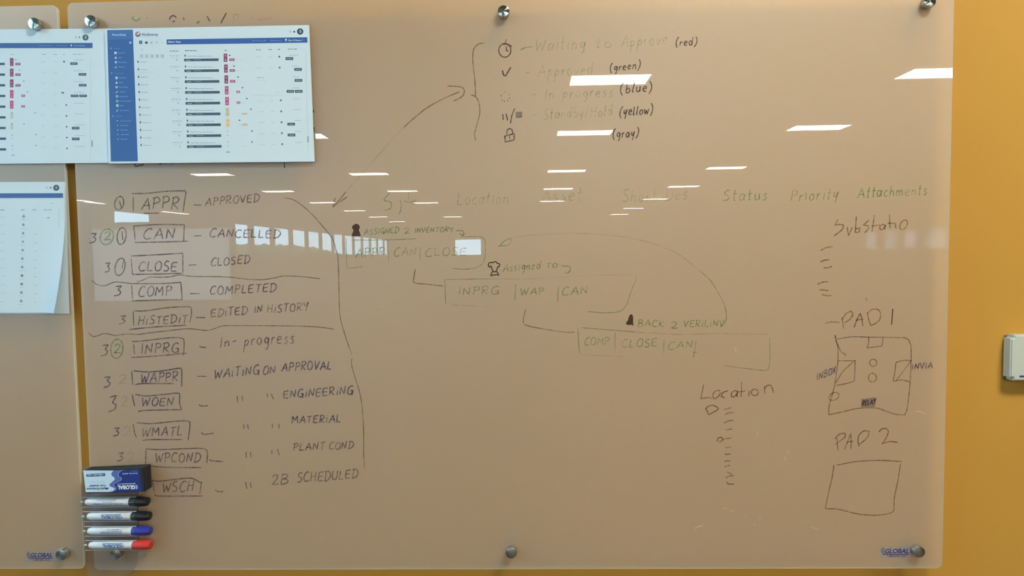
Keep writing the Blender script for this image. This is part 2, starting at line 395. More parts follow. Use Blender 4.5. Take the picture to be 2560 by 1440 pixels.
def ribbon(bm, pts, wpx, Y, layer):
    P = [px(x, y, Y-layer*2e-6) for x, y in pts]
    P2 = [P[0]]
    for p in P[1:]:
        if (p-P2[-1]).length > 1e-5: P2.append(p)
    P = P2
    if len(P) < 2: P = [P[0], P[0]+Vector((.0008, 0, .0004))]
    hw = wpx*.00042; L = []; R = []
    for i, p in enumerate(P):
        a = P[max(0, i-1)]; b = P[min(len(P)-1, i+1)]; d = (b-a); d.y = 0
        if d.length < 1e-9: d = Vector((1, 0, 0))
        d.normalize(); nn = Vector((-d.z, 0, d.x))
        k = hw*(.8 if i in (0, len(P)-1) else 1)*(1+.12*math.sin(i*1.7+layer))
        L.append(bm.verts.new(p+nn*k)); R.append(bm.verts.new(p-nn*k))
    for i in range(len(P)-1): bm.faces.new((L[i], L[i+1], R[i+1], R[i]))
def strokes_of(text, x0, y0, x1, y1, h, slant=.12, gap=.2):
    tot = sum(F[c][0] for c in text)+gap*(len(text)-1)
    L = math.hypot(x1-x0, y1-y0); sx = L/tot; ux, uy = (x1-x0)/L, (y1-y0)/L
    res = []; cur = 0
    for c in text:
        wd, sts = F[c]; jy = random.uniform(-.05, .05); js = random.uniform(-.06, .06); jh = random.uniform(.93, 1.06)
        for st in sts:
            o = []
            for (a, b) in st:
                a += random.uniform(-.02, .02); b = (b+random.uniform(-.02, .02))*jh + jy
                s = (cur+a)*sx + (slant+js)*b*h
                o.append((x0+ux*s, y0+uy*s - b*h))
            res.append(o)
        cur += wd+gap
    return res
INK = {
 'slate': mat('slate_marker_ink', (.06, .045, .09), .5, alpha=.62, fade=.45),
 'blue': mat('blue_black_marker_ink', (.04, .04, .13), .5, alpha=.68, fade=.4),
 'brown': mat('black_marker_ink_thin', (.085, .042, .02), .5, alpha=.58, fade=.45),
 'black': mat('black_marker_ink', (.05, .018, .006), .5, alpha=.95),
 'dark': mat('dark_marker_ink', (.03, .02, .04), .5, alpha=.75, fade=.2),
 'green': mat('green_marker_ink', (.035, .24, .05), .5, alpha=.42, fade=.6),
 'faint': mat('faint_green_marker_ink', (.06, .22, .05), .5, alpha=.24, fade=.85),
 'ghost': mat('wiped_marker_ink', (.12, .11, .08), .5, alpha=.17, fade=.8),
 'wash': mat('half_wiped_grey_fill', (.09, .08, .13), .5, alpha=.5, fade=.2),
 'scratch': mat('pale_scratch', (.95, .85, .68), .3, alpha=.75),
}
def ell(cx, cy, rx, ry, tilt=0, a0=-100, a1=270):
    o = []; t = math.radians(tilt)
    for k in range(15):
        a = math.radians(a0+(a1-a0)*k/14); x, y = rx*math.cos(a), ry*math.sin(a)
        o.append((cx+x*math.cos(t)-y*math.sin(t), cy+x*math.sin(t)+y*math.cos(t)))
    return o
_lay = [0]
def write(name, ink, items, width=3.2, label=None, parent=None):
    """items: ('t', str, x0,y0,x1,y1,h), list of points, ('w', width, points) or ('f', outline); each word and each
    connected drawing becomes a part of the board"""
    groups = []                                    # [kind, items, all points]
    for it in items:
        if not isinstance(it, list) and it[0] == 't': groups.append(['t', [it], None]); continue
        pts = it if isinstance(it, list) else it[-1]
        near = [g for g in groups if g[0] == 'd' and any(abs(p[0]-q[0])+abs(p[1]-q[1]) < 16 for p in smooth(g[2], 8) for q in pts) ]
        new = ['d', [it], list(pts)]
        for g in near: new[1] = g[1]+new[1]; new[2] = g[2]+new[2]; groups.remove(g)
        groups.append(new)
    for kind, its, _ in groups:
        bm = bmesh.new()
        for it in its:
            _lay[0] += 1; ly = _lay[0] % 40
            if isinstance(it, list): ribbon(bm, smooth(it), width, YF-.0003, ly)
            elif it[0] == 't':
                for st in strokes_of(it[1], *it[2:]): ribbon(bm, smooth(st), width, YF-.0003, ly)
            elif it[0] == 'w': ribbon(bm, smooth(it[2]), it[1], YF-.0003, ly)
            elif it[0] == 'f': bm.faces.new([bm.verts.new(px(x, y, YF-.00025-ly*2e-6)) for x, y in it[1]])
        for f in bm.faces:
            f.normal_update()
            if f.normal.y > 0: f.normal_flip()
        nm = 'handwritten_word' if kind == 't' and len(its[0][1]) > 1 else 'handwritten_digit' if kind == 't' else name if name != 'marker_writing' else 'marker_stroke'
        o = link(nm, bm, INK[ink], parent or board)
        if kind == 't': o['label'] = ('the word %s in %s ink' if len(its[0][1]) > 1 else 'the mark %s in %s ink') % (its[0][1].replace('i', 'I') if its[0][1][0].isupper() and its[0][1].upper() != its[0][1].title() and ' ' not in its[0][1] and its[0][1][1:2].isupper() else its[0][1], {'slate': 'dark', 'brown': 'dark', 'dark': 'dark', 'blue': 'blue-black', 'green': 'green', 'faint': 'almost wiped green', 'ghost': 'wiped', 'black': 'black'}[ink])
        elif label and name != 'marker_writing': o['label'] = label
T = lambda *a: ('t',)+a
# status list on the left: one part per line
rows = [
 ('APPR', [ell(298, 508, 11, 17, 14), [(298, 502), (301, 510), (303, 519)], [(330, 484), (370, 483), (420, 478), (464, 477), (465, 483)], [(465, 481), (461, 505), (458, 529)], [(333, 492), (333, 528)], [(360, 533), (398, 533)],
   T('APPR', 353, 523, 447, 522, 29), [(484, 512), (504, 513)], T('APPROVED', 513, 514, 648, 504, 20)]),
 ('CAN', [T('3', 223, 606, 241, 605, 25), ell(304, 590, 11, 21, 8), [(305, 578), (307, 600)], [(333, 565), (400, 561), (461, 562), (460, 580), (459, 603)], [(334, 565), (336, 580), (338, 600)], [(337, 606), (400, 605), (470, 603)],
   T('CAN', 357, 599, 436, 597, 26), [(484, 590), (504, 589)], T('CANCELLED', 523, 592, 700, 596, 21)]),
 ('CLOSE', [T('3', 261, 680, 275, 679, 24), ell(300, 667, 12, 22, 14), [(309, 650), (305, 672)], [(328, 640), (390, 637), (457, 633), (457, 660), (457, 684)], [(328, 647), (331, 686)], [(331, 686), (400, 685), (455, 683)],
   T('CLOSE', 346, 678, 442, 678, 24), [(472, 663), (491, 662)], T('CLOSED', 526, 666, 624, 658, 20)]),
 ('COMP', [T('3', 285, 741, 303, 740, 25), [(330, 709), (400, 709), (452, 706), (454, 730), (455, 751)], [(329, 713), (331, 747)], [(330, 752), (400, 750), (455, 749)],
   T('COMP', 345, 742, 428, 739, 25), [(475, 734), (500, 734)], T('COMPLETED', 524, 737, 690, 729, 21)]),
 ('HISTEDIT', [T('3', 296, 810, 314, 808, 20), [(333, 778), (334, 814)], [(337, 777), (365, 777), (420, 769), (470, 767), (478, 771), (478, 790), (474, 806)], [(323, 824), (380, 818), (465, 813)],
   T('HiSTEDiT', 345, 812, 468, 807, 21), [(490, 794), (513, 794)], T('EDiTED', 527, 793, 618, 785, 20), T('IN', 635, 783, 654, 781, 17), T('HiSTORY', 668, 782, 770, 776, 20)]),
 ('INPRG', [T('3', 252, 890, 270, 888, 28), [(334, 860), (336, 885)], [(330, 854), (360, 852), (420, 845), (452, 845), (460, 853), (459, 890)], [(328, 894), (390, 890), (467, 883)],
   T('INPRG', 352, 884, 447, 880, 24), [(498, 866), (506, 868), (516, 868)], T('In-', 549, 870, 592, 862, 24), T('progress', 609, 866, 735, 858, 30)]),
 ('WAPPR', [T('3', 258, 968, 277, 966, 27), [(329, 928), (332, 962)], [(334, 927), (370, 930), (415, 926), (445, 921), (454, 926), (454, 967)], [(337, 963), (355, 959), (435, 959)],
   T('WAPPR', 351, 958, 445, 953, 24), [(493, 941), (516, 941)], T('WAiTiNG', 535, 947, 648, 935, 23), T('ON', 656, 937, 688, 933, 20), T('APPROVAL', 704, 928, 828, 923, 21)]),
 ('WOEN', [T('3', 271, 1029, 292, 1026, 38), [(331, 986), (333, 1000), (337, 1016)], [(338, 986), (365, 990), (410, 986), (445, 983), (449, 990), (449, 1008), (454, 1024)], [(345, 1029), (365, 1026), (454, 1024)],
   T('WOEN', 353, 1016, 433, 1014, 21), [(497, 1012), (505, 1015), (520, 1014)], [(593, 989), (594, 1006)], [(605, 989), (607, 1002)], [(668, 983), (669, 993)], [(678, 985), (684, 998)], T('ENGiNEERiNG', 708, 996, 882, 985, 20)]),
 ('WMATL', [T('3', 282, 1091, 298, 1090, 22), [(333, 1061), (336, 1080), (341, 1094)], [(342, 1057), (380, 1059), (440, 1053), (470, 1053), (475, 1062), (470, 1101)], [(357, 1101), (380, 1099), (455, 1099)],
   T('WMATL', 354, 1092, 455, 1089, 24), [(503, 1082), (512, 1086), (534, 1083)], [(609, 1061), (610, 1072)], [(619, 1061), (621, 1073)], [(681, 1060), (681, 1070)], [(697, 1060), (698, 1071)], T('MATERiAL', 729, 1059, 851, 1055, 18)]),
 ('WPCOND', [T('3', 292, 1152, 308, 1150, 20), [(364, 1163), (365, 1122), (400, 1124), (480, 1121), (508, 1122), (518, 1129), (517, 1158)], [(365, 1163), (410, 1168), (503, 1169)],
   T('WPCOND', 387, 1157, 500, 1154, 24), [(523, 1149), (530, 1152), (558, 1154)], [(615, 1130), (616, 1145)], [(626, 1130), (628, 1145)], [(680, 1125), (679, 1136)], [(694, 1123), (698, 1138)], T('PLANT', 732, 1127, 812, 1123, 19), T('COND', 822, 1124, 883, 1121, 19)]),
 ('WSCH', [[(378, 1200), (400, 1203), (450, 1197), (480, 1196), (500, 1206), (505, 1205)], [(381, 1201), (385, 1231)], [(504, 1206), (499, 1236)], [(386, 1236), (400, 1240), (507, 1240)],
   T('WSCH', 405, 1232, 483, 1228, 25), [(537, 1224), (545, 1229), (560, 1229)], [(614, 1205), (617, 1222)], [(626, 1206), (628, 1221)], T('2B', 678, 1214, 720, 1210, 25), T('SCHEDULED', 742, 1206, 894, 1196, 23)]),
]
for i, (nm, items) in enumerate(rows):
    write('marker_writing', 'slate' if i not in (6, 7, 8) else 'blue', items, 3.1 if i != 6 else 3.4, 'handwritten line beginning %s in a box' % nm)
write('marker_drawing', 'green', [ell(267, 592, 16, 20, 22), T('2', 258, 601, 276, 600, 20), ell(292, 872, 15, 24, 6), T('2', 283, 884, 300, 883, 22)], 4, 'faded green circled twos')
write('marker_writing', 'ghost', [T('2', 291, 962, 316, 960, 25), T('2', 300, 1018, 318, 1016, 28), T('2', 306, 1092, 327, 1090, 26), T('2', 316, 1156, 334, 1154, 24)], 4, 'wiped pale twos')
write('marker_drawing', 'brown', [
 [(230, 701), (240, 710), (252, 714), (264, 714), (275, 709), (288, 705), (305, 706), (330, 709)],
 [(342, 705), (358, 700), (375, 693), (400, 693), (425, 692), (450, 687), (480, 691), (560, 692), (600, 696), (630, 699), (660, 699), (685, 695), (710, 690), (760, 692), (800, 697)],
 [(221, 832), (232, 841), (245, 839), (258, 834), (275, 836), (290, 839), (315, 835), (345, 836), (375, 832), (410, 828), (470, 822), (515, 826), (535, 822), (555, 815), (590, 814), (735, 815), (800, 818), (835, 823)],
 [(711, 495), (722, 496), (740, 503), (770, 526), (800, 558), (825, 588), (833, 602), (840, 625), (845, 645), (847, 700), (848, 760), (852, 800), (865, 845), (880, 888)],
 [(880, 895), (879, 912), (888, 945), (900, 985), (906, 1025), (909, 1080), (909, 1130), (911, 1170)]], 2.4, 'wavy dividing lines and a long curved bracket line')
write('marker_drawing', 'brown', [
 [(838, 494), (832, 517), (868, 492)], [(832, 517), (850, 498), (864, 480)],
 [(1010, 318), (1040, 291), (1070, 268), (1110, 246), (1150, 229)], [(1119, 215), (1150, 217), (1160, 224), (1159, 236), (1150, 245), (1133, 253)],
 [(1211, 107), (1197, 110), (1186, 120), (1182, 135), (1183, 165), (1187, 200), (1189, 240)], [(1178, 237), (1190, 243), (1198, 260), (1199, 285), (1190, 320), (1186, 335), (1189, 351)]], 2.6, 'long arrow rising to a curly bracket')
write('marker_drawing', 'ghost', [[(864, 480), (900, 440), (960, 372), (1010, 318)]], 3, 'wiped middle of the arrow shaft')
# status key, top
write('marker_drawing', 'dark', [ell(1262, 126, 15, 17, 0), [(1266, 98), (1263, 110)], [(1257, 110), (1270, 111), (1280, 117)], [(1266, 116), (1266, 126), (1271, 128)]], 2.8, 'stopwatch sketch')
write('marker_drawing', 'dark', [[(1256, 176), (1259, 187), (1264, 190), (1277, 168)]], 3.6, 'check mark')
write('marker_drawing', 'brown', [('w', 6.0-abs(k-3)*.6, [(x, y), (x+2, y-1)]) for k, (x, y) in enumerate([(1262, 230), (1252, 240), (1254, 251), (1260, 254), (1268, 252), (1273, 246), (1272, 237)])], 5, 'ring of dots')
write('marker_drawing', 'dark', [('w', 3.6, [(1257, 285), (1258, 300)]), ('w', 4.2, [(1265, 284), (1269, 301)]), ('w', 2.6, [(1287, 271), (1280, 288), (1276, 309)])], 3, 'pause mark and slash')
write('marker_drawing', 'wash', [('f', [(1289, 280), (1305, 279), (1306, 294), (1290, 295)])], 3, 'small filled square')
write('marker_drawing', 'dark', [[(1260, 341), (1286, 334), (1285, 350), (1263, 355), (1262, 340)], [(1267, 337), (1268, 326), (1274, 321), (1280, 325), (1282, 334)], [(1274, 341), (1274, 347)]], 2.8, 'padlock sketch')
for t_, a in (('(red)', (1688, 115, 1742, 112, 19)), ('(green)', (1524, 179, 1600, 172, 19)), ('(blue)', (1550, 233, 1630, 228, 23)), ('(yellow)', (1548, 290, 1632, 284, 22)), ('(gray)', (1531, 346, 1596, 341, 22))):
    write('marker_writing', 'dark', [T(t_, *a)], 2.8, 'the word %s in dark ink' % t_[1:-1])
write('marker_writing', 'green', [('w', 5, [(1301, 125), (1308, 121)]), ('w', 3, [(1306, 122), (1318, 118), (1332, 117)])], 3, 'green stroke')
for t_, a in (('Waiting', (1337, 127, 1462, 122, 30)), ('to', (1488, 120, 1530, 118, 26)), ('Approve', (1552, 120, 1668, 112, 30)), ('- Approved', (1313, 194, 1480, 188, 30)), ('- In progress', (1328, 250, 1532, 242, 26)), ('- Standby/Hold', (1330, 300, 1530, 290, 26))):
    write('marker_writing', 'faint', [T(t_, *a)], 3.0, 'almost wiped green words %s' % t_.replace('- ', ''))
# green column heads
write('marker_writing', 'green', [[(974, 483), (960, 497), (963, 502), (976, 505), (979, 514), (974, 522), (961, 526)], [(1000, 500), (1003, 512), (1002, 524), (998, 535)], [(1021, 481), (1022, 502)], [(1009, 503), (1030, 507)], [(1028, 505), (1040, 500), (1034, 512)]], 2.8, 'green column heading Syte')
for t_, a, ink in (('Location', (1142, 512, 1270, 510, 30), 'faint'), ('Asset', (1352, 508, 1455, 500, 32), 'faint'), ('Short Des', (1555, 505, 1718, 500, 30), 'faint'), ('Status', (1806, 502, 1918, 499, 27), 'green'),
                   ('Priority', (1975, 503, 2095, 497, 27), 'green'), ('Attachments', (2143, 496, 2317, 487, 27), 'green')):
    write('marker_writing', ink, [T(t_, *a)], 3.0, 'green column heading %s' % t_)
# flow diagram
write('person_sketch', 'black', [('f', [(885, 562), (890, 559), (897, 562), (900, 568), (897, 575), (900, 582), (902, 590), (879, 591), (881, 583), (884, 576), (880, 570), (881, 564)])], 3, 'filled dark person icon above the first box')
write('marker_writing', 'green', [T('ASSIGNED', 911, 587, 996, 582, 14), T('2', 1010, 584, 1024, 583, 15), T('INVENTORY', 1036, 582, 1132, 579, 12), [(1140, 577), (1155, 577), (1159, 583), (1156, 590)], [(1149, 583), (1156, 590), (1163, 584)]], 3, 'green words ASSIGNED 2 INVENTORY')
write('marker_drawing', 'green', [[(865, 593), (866, 635), (867, 671)], [(867, 671), (890, 669), (908, 666)], [(1213, 603), (1213, 640), (1205, 660), (1188, 670), (1160, 673), (1130, 671)], [(970, 602), (972, 655)], [(1050, 618), (1050, 652)], [(1150, 593), (1195, 591), (1208, 595), (1213, 604)], [(877, 600), (960, 600), (1040, 597)]], 2.4, 'first box outline')
write('marker_writing', 'green', [T('APPR', 889, 644, 962, 640, 22), T('CAN', 984, 641, 1040, 638, 21), T('CLOSE', 1062, 641, 1166, 638, 20)], 2.6, 'words APPR CAN CLOSE in the first box')
write('marker_drawing', 'brown', [[(1038, 673), (1034, 700), (1034, 706), (1045, 709), (1070, 711), (1108, 715)], [(1314, 773), (1309, 795), (1308, 808)], [(1310, 811), (1325, 816), (1350, 821), (1400, 829), (1422, 831), (1437, 830)]], 2.6, 'connecting lines between the boxes')
def z(L, ox, oy, s): return [(ox+a/s, oy+b/s) for a, b in L]
write('person_sketch', 'black', [z([(665, 118), (645, 125), (634, 108), (640, 82), (662, 72), (684, 76), (700, 66), (722, 66), (734, 84), (752, 84), (762, 102), (752, 124), (738, 116)], 1080, 640, 4.5),
 z([(662, 105), (672, 135), (684, 168), (708, 180), (728, 160), (740, 118)], 1080, 640, 4.5), z([(685, 172), (668, 198), (662, 222), (706, 212), (748, 212), (752, 222)], 1080, 640, 4.5), z([(722, 174), (740, 190), (750, 214)], 1080, 640, 4.5)], 2.8, 'outlined icon of a head under a puffy hat')
write('marker_writing', 'green', [T('Assigned', 1257, 680, 1350, 672, 20), T('TO:', 1366, 670, 1400, 668, 11), [(1404, 665), (1422, 666), (1427, 672), (1420, 682)], [(1412, 680), (1419, 684), (1427, 677)]], 3, 'green words Assigned TO')
write('marker_drawing', 'green', [[(1112, 697), (1113, 730), (1114, 760)], [(1116, 699), (1160, 698), (1225, 697)], [(1591, 688), (1590, 697), (1578, 728), (1568, 758), (1558, 773), (1543, 780), (1510, 782), (1470, 779)], [(1129, 763), (1145, 763)], [(1289, 712), (1287, 750)], [(1396, 714), (1394, 756)]], 2.4, 'second box outline')
write('marker_drawing', 'ghost', [[(1225, 697), (1330, 697), (1470, 689), (1591, 686)], [(1145, 763), (1230, 767)]], 2.6, 'wiped edges of the second box')
write('marker_writing', 'green', [T('INPRG.', 1145, 737, 1258, 734, 20), T('WAP..', 1301, 739, 1376, 737, 19), T('CAN', 1404, 738, 1469, 735, 20)], 2.8, 'words INPRG WAP CAN in the second box')
write('person_sketch', 'black', [('f', z([(2212, 690), (2226, 662), (2246, 654), (2258, 668), (2264, 700), (2262, 735), (2266, 782), (2254, 784), (2250, 774), (2200, 776), (2182, 764), (2188, 742), (2206, 722)], 1080, 640, 4.5))], 3, 'small filled person icon above the third box')
write('marker_writing', 'green', [T('BACK', 1594, 816, 1660, 818, 17), T('2', 1675, 822, 1693, 822, 17), T('VERiLiNV', 1708, 818, 1810, 816, 17)], 2.8, 'green words above the third box')
write('marker_drawing', 'green', [[(1245, 615), (1262, 614), (1275, 610), (1278, 595), (1262, 602), (1250, 613)], [(1750, 678), (1775, 700), (1800, 740), (1812, 765), (1816, 790), (1812, 808), (1800, 818)]], 2.6, 'arrow head and lower end of the big arc')
write('marker_drawing', 'ghost', [[(1278, 595), (1330, 588), (1400, 584), (1500, 586), (1600, 600), (1690, 632), (1750, 678)]], 3, 'wiped top of the big arc')
write('marker_drawing', 'green', [[(1445, 820), (1446, 850), (1449, 883)], [(1453, 819), (1500, 823), (1550, 827), (1610, 832)], [(1538, 832), (1537, 878)], [(1660, 848), (1659, 885)], [(1740, 852), (1737, 875), (1733, 894)], [(1731, 881), (1743, 881)], [(1924, 845), (1925, 890), (1922, 918), (1912, 926), (1870, 922), (1810, 914)]], 2.6, 'third box outline')
write('marker_drawing', 'ghost', [[(1610, 832), (1700, 836), (1800, 834), (1920, 836)], [(1450, 886), (1560, 892)]], 3, 'wiped edges of the third box')
write('marker_writing', 'green', [T('COMP', 1461, 863, 1522, 862, 19), T('CLOSE', 1553, 869, 1643, 866, 20), T('CAN', 1670, 874, 1731, 869, 18)], 2.8, 'words COMP CLOSE CAN in the third box')
# right side
write('marker_writing', 'brown', [[(2095, 549), (2087, 563), (2100, 561), (2109, 563), (2105, 574), (2085, 590)], [(2118, 567), (2121, 590), (2131, 568)], [(2141, 541), (2138, 582), (2148, 580), (2150, 570), (2139, 572)], [(2173, 550), (2158, 563), (2170, 564), (2171, 572), (2161, 583)], [(2186, 538), (2183, 560), (2180, 579)], [(2177, 566), (2200, 562)], T('a', 2197, 575, 2214, 573, 20), [(2224, 536), (2225, 571)], [(2219, 558), (2238, 558), (2240, 571)], ell(2259, 562, 8, 13, 30)], 2.8, 'handwritten word Substatio')
write('marker_drawing', 'brown', [[(2051, 627), (2065, 619), (2081, 617)], [(2051, 655), (2060, 651), (2073, 649)], [(2059, 669), (2066, 670), (2080, 666)], [(2044, 711), (2055, 706), (2071, 704)], [(2049, 725), (2060, 725), (2071, 727)], [(2055, 736), (2066, 739), (2079, 739)], ('w', 4, [(2164, 748), (2167, 746)]), ('w', 3, [(2166, 753), (2168, 752)])], 3.2, 'seven short dashes under Substatio')
write('marker_writing', 'brown', [[(2063, 808), (2080, 805), (2098, 806)], [(2105, 793), (2109, 822)], [(2105, 800), (2115, 784), (2128, 778), (2132, 786), (2125, 798), (2112, 807)], [(2135, 819), (2143, 798), (2151, 783), (2155, 800), (2157, 815)], [(2139, 801), (2160, 797)], [(2168, 780), (2171, 795), (2176, 812)], [(2168, 785), (2178, 775), (2192, 773), (2201, 782), (2200, 797), (2190, 808), (2175, 814)]], 3, 'handwritten PAD with a dash before it')
write('marker_writing', 'black', [('w', 3.2, [(2232, 772), (2229, 812)]), ('w', 3.4, [(2088, 838), (2089, 847)])], 3, 'dark upright stroke of the one beside PAD')
write('marker_drawing', 'brown', [
 [(2089, 848), (2094, 864), (2095, 885), (2095, 900), (2091, 935), (2085, 970), (2073, 1015), (2072, 1037)], [(2072, 1037), (2100, 1031), (2145, 1021), (2190, 1020), (2215, 1028), (2240, 1036), (2262, 1037)],
 [(2262, 1037), (2268, 1020), (2275, 960), (2278, 880), (2275, 858), (2266, 846), (2240, 844), (2172, 843), (2130, 842), (2090, 848)], [(2089, 850), (2096, 866), (2103, 880), (2112, 885), (2114, 890)],
 [(2172, 841), (2171, 860), (2167, 870)], [(2167, 870), (2205, 865), (2208, 842)],
 [(2095, 902), (2138, 902)], [(2138, 900), (2136, 952), (2120, 958), (2088, 964)], [(2090, 957), (2108, 928), (2135, 903)],
 [(2279, 902), (2260, 901), (2240, 906)], [(2240, 906), (2237, 930), (2233, 953), (2255, 950), (2275, 955)], [(2240, 952), (2277, 903)],
 ell(2183, 907, 9, 9, 20), ell(2181, 944, 10, 11, 10), ell(2085, 991, 13, 9, -25)], 2.6, 'square floor sketch with boxes and circles under PAD 1')
write('marker_drawing', 'wash', [('f', [(2153, 998), (2189, 993), (2187, 1017), (2153, 1018)])], 3, 'shaded block at the foot of the sketch')
write('marker_writing', 'dark', [T('RELAY', 2155, 1014, 2188, 1010, 13)], 2.4, 'tiny word RELAY in the shaded block')
write('marker_writing', 'blue', [T('INBOX', 2042, 950, 2089, 934, 17), T('INVIA', 2279, 925, 2331, 920, 15)], 3, 'two small notes beside the sketch')
write('marker_writing', 'brown', [[(2092, 1094), (2095, 1126)], [(2086, 1098), (2098, 1086), (2112, 1083), (2113, 1092), (2100, 1102), (2088, 1112)], [(2111, 1124), (2120, 1102), (2127, 1083), (2128, 1105), (2127, 1122)], [(2116, 1106), (2134, 1102)], [(2146, 1090), (2145, 1102), (2148, 1116)], [(2146, 1090), (2158, 1078), (2173, 1078), (2168, 1094), (2150, 1110)], [(2197, 1080), (2205, 1072), (2216, 1071), (2221, 1080), (2214, 1097), (2205, 1109)], [(2205, 1109), (2225, 1104), (2245, 1106)]], 3.2, 'handwritten PAD 2')
write('marker_drawing', 'brown', [[(2085, 1162), (2080, 1195), (2073, 1225), (2063, 1270)], [(2063, 1270), (2068, 1272), (2095, 1273), (2140, 1284), (2175, 1288), (2205, 1287), (2228, 1282), (2235, 1275)], [(2235, 1275), (2236, 1245), (2245, 1200), (2251, 1160)], [(2254, 1154), (2200, 1151), (2140, 1154), (2092, 1163)]], 2.8, 'large empty box under PAD 2')
write('marker_writing', 'brown', [[(1759, 962), (1752, 997)], [(1752, 997), (1768, 994), (1780, 996)], [(1801, 977), (1790, 977), (1782, 987), (1785, 998), (1795, 992), (1802, 981)], [(1820, 977), (1808, 981), (1803, 991), (1812, 995)], T('a', 1825, 994, 1845, 992, 27), [(1854, 955), (1853, 992)], [(1848, 980), (1864, 977)], [(1873, 977), (1872, 991)], ell(1887, 981, 9, 8, 0), [(1911, 965), (1912, 985)], [(1911, 972), (1918, 964), (1928, 965), (1934, 982)]], 3, 'handwritten word Location')
write('marker_drawing', 'brown', [[(1764, 1022), (1772, 1015), (1785, 1014), (1797, 1021), (1790, 1027), (1771, 1037), (1768, 1028), (1764, 1022)], [(1810, 1024), (1829, 1019)], [(1812, 1037), (1822, 1032), (1834, 1032)], [(1810, 1058), (1822, 1052), (1834, 1051)], [(1815, 1075), (1831, 1072)], [(1793, 1104), (1795, 1095), (1805, 1093), (1808, 1100), (1798, 1105)], [(1805, 1098), (1828, 1095)], [(1813, 1119), (1829, 1118)], [(1812, 1135), (1820, 1136), (1827, 1134)], [(1811, 1153), (1826, 1152)], [(1811, 1167), (1825, 1163)], [(1817, 1180), (1829, 1185)], [(1814, 1195), (1824, 1190), (1834, 1189)], [(1816, 1205), (1822, 1210), (1835, 1210)]], 3.0, 'column of short dashes under Location')
# scraps beside the printouts
write('marker_writing', 'dark', [[(441, 44), (434, 39), (426, 43), (424, 50)], [(437, 52), (431, 55)], [(458, 44), (461, 51)], [(492, 59), (498, 53)], [(518, 41), (525, 54)], [(566, 32), (552, 58)], [(367, 45), (368, 46)], [(336, 405), (338, 416), (358, 412), (356, 405)], [(396, 407), (402, 410), (407, 405)], [(412, 410), (420, 404)], [(428, 410), (436, 404)], [(711, 407), (711, 420)], [(783, 274), (784, 282)], [(785, 318), (785, 330)]], 3.4, 'scraps of writing showing round the printouts')
write('marker_writing', 'ghost', [[(583, 58), (585, 35), (598, 38), (592, 50)], [(628, 40), (629, 49)], [(645, 50), (680, 46)], [(760, 32), (768, 28)], [(1683, 80), (1688, 78)]], 3.4, 'wiped scraps of writing at the top')
write('marker_drawing', 'green', [[(334, 42), (330, 46), (338, 52), (345, 50), (352, 44)]], 4, 'green smudge at the top')
write('scratches', 'scratch', [[(1737, 1320), (1757, 1313)], [(1735, 1326), (1742, 1323)], [(1808, 1270), (1818, 1272)], [(1824, 1277), (1837, 1278)], [(1863, 1285), (1864, 1289)], [(1884, 1309), (1887, 1314)], [(1896, 1296), (1904, 1294)], [(1899, 1313), (1901, 1315)], [(2028, 1318), (2047, 1323)], [(1919, 1373), (1921, 1372)], [(1894, 1080), (1892, 1092)], [(1970, 1124), (1968, 1132)], [(1964, 1141), (1961, 1151)], [(1839, 868), (1840, 880)], [(2289, 1028), (2300, 1029), (2314, 1035)], [(952, 764), (955, 767)], [(1804, 1080), (1812, 1080)]], 1.5, 'fine pale scratches')

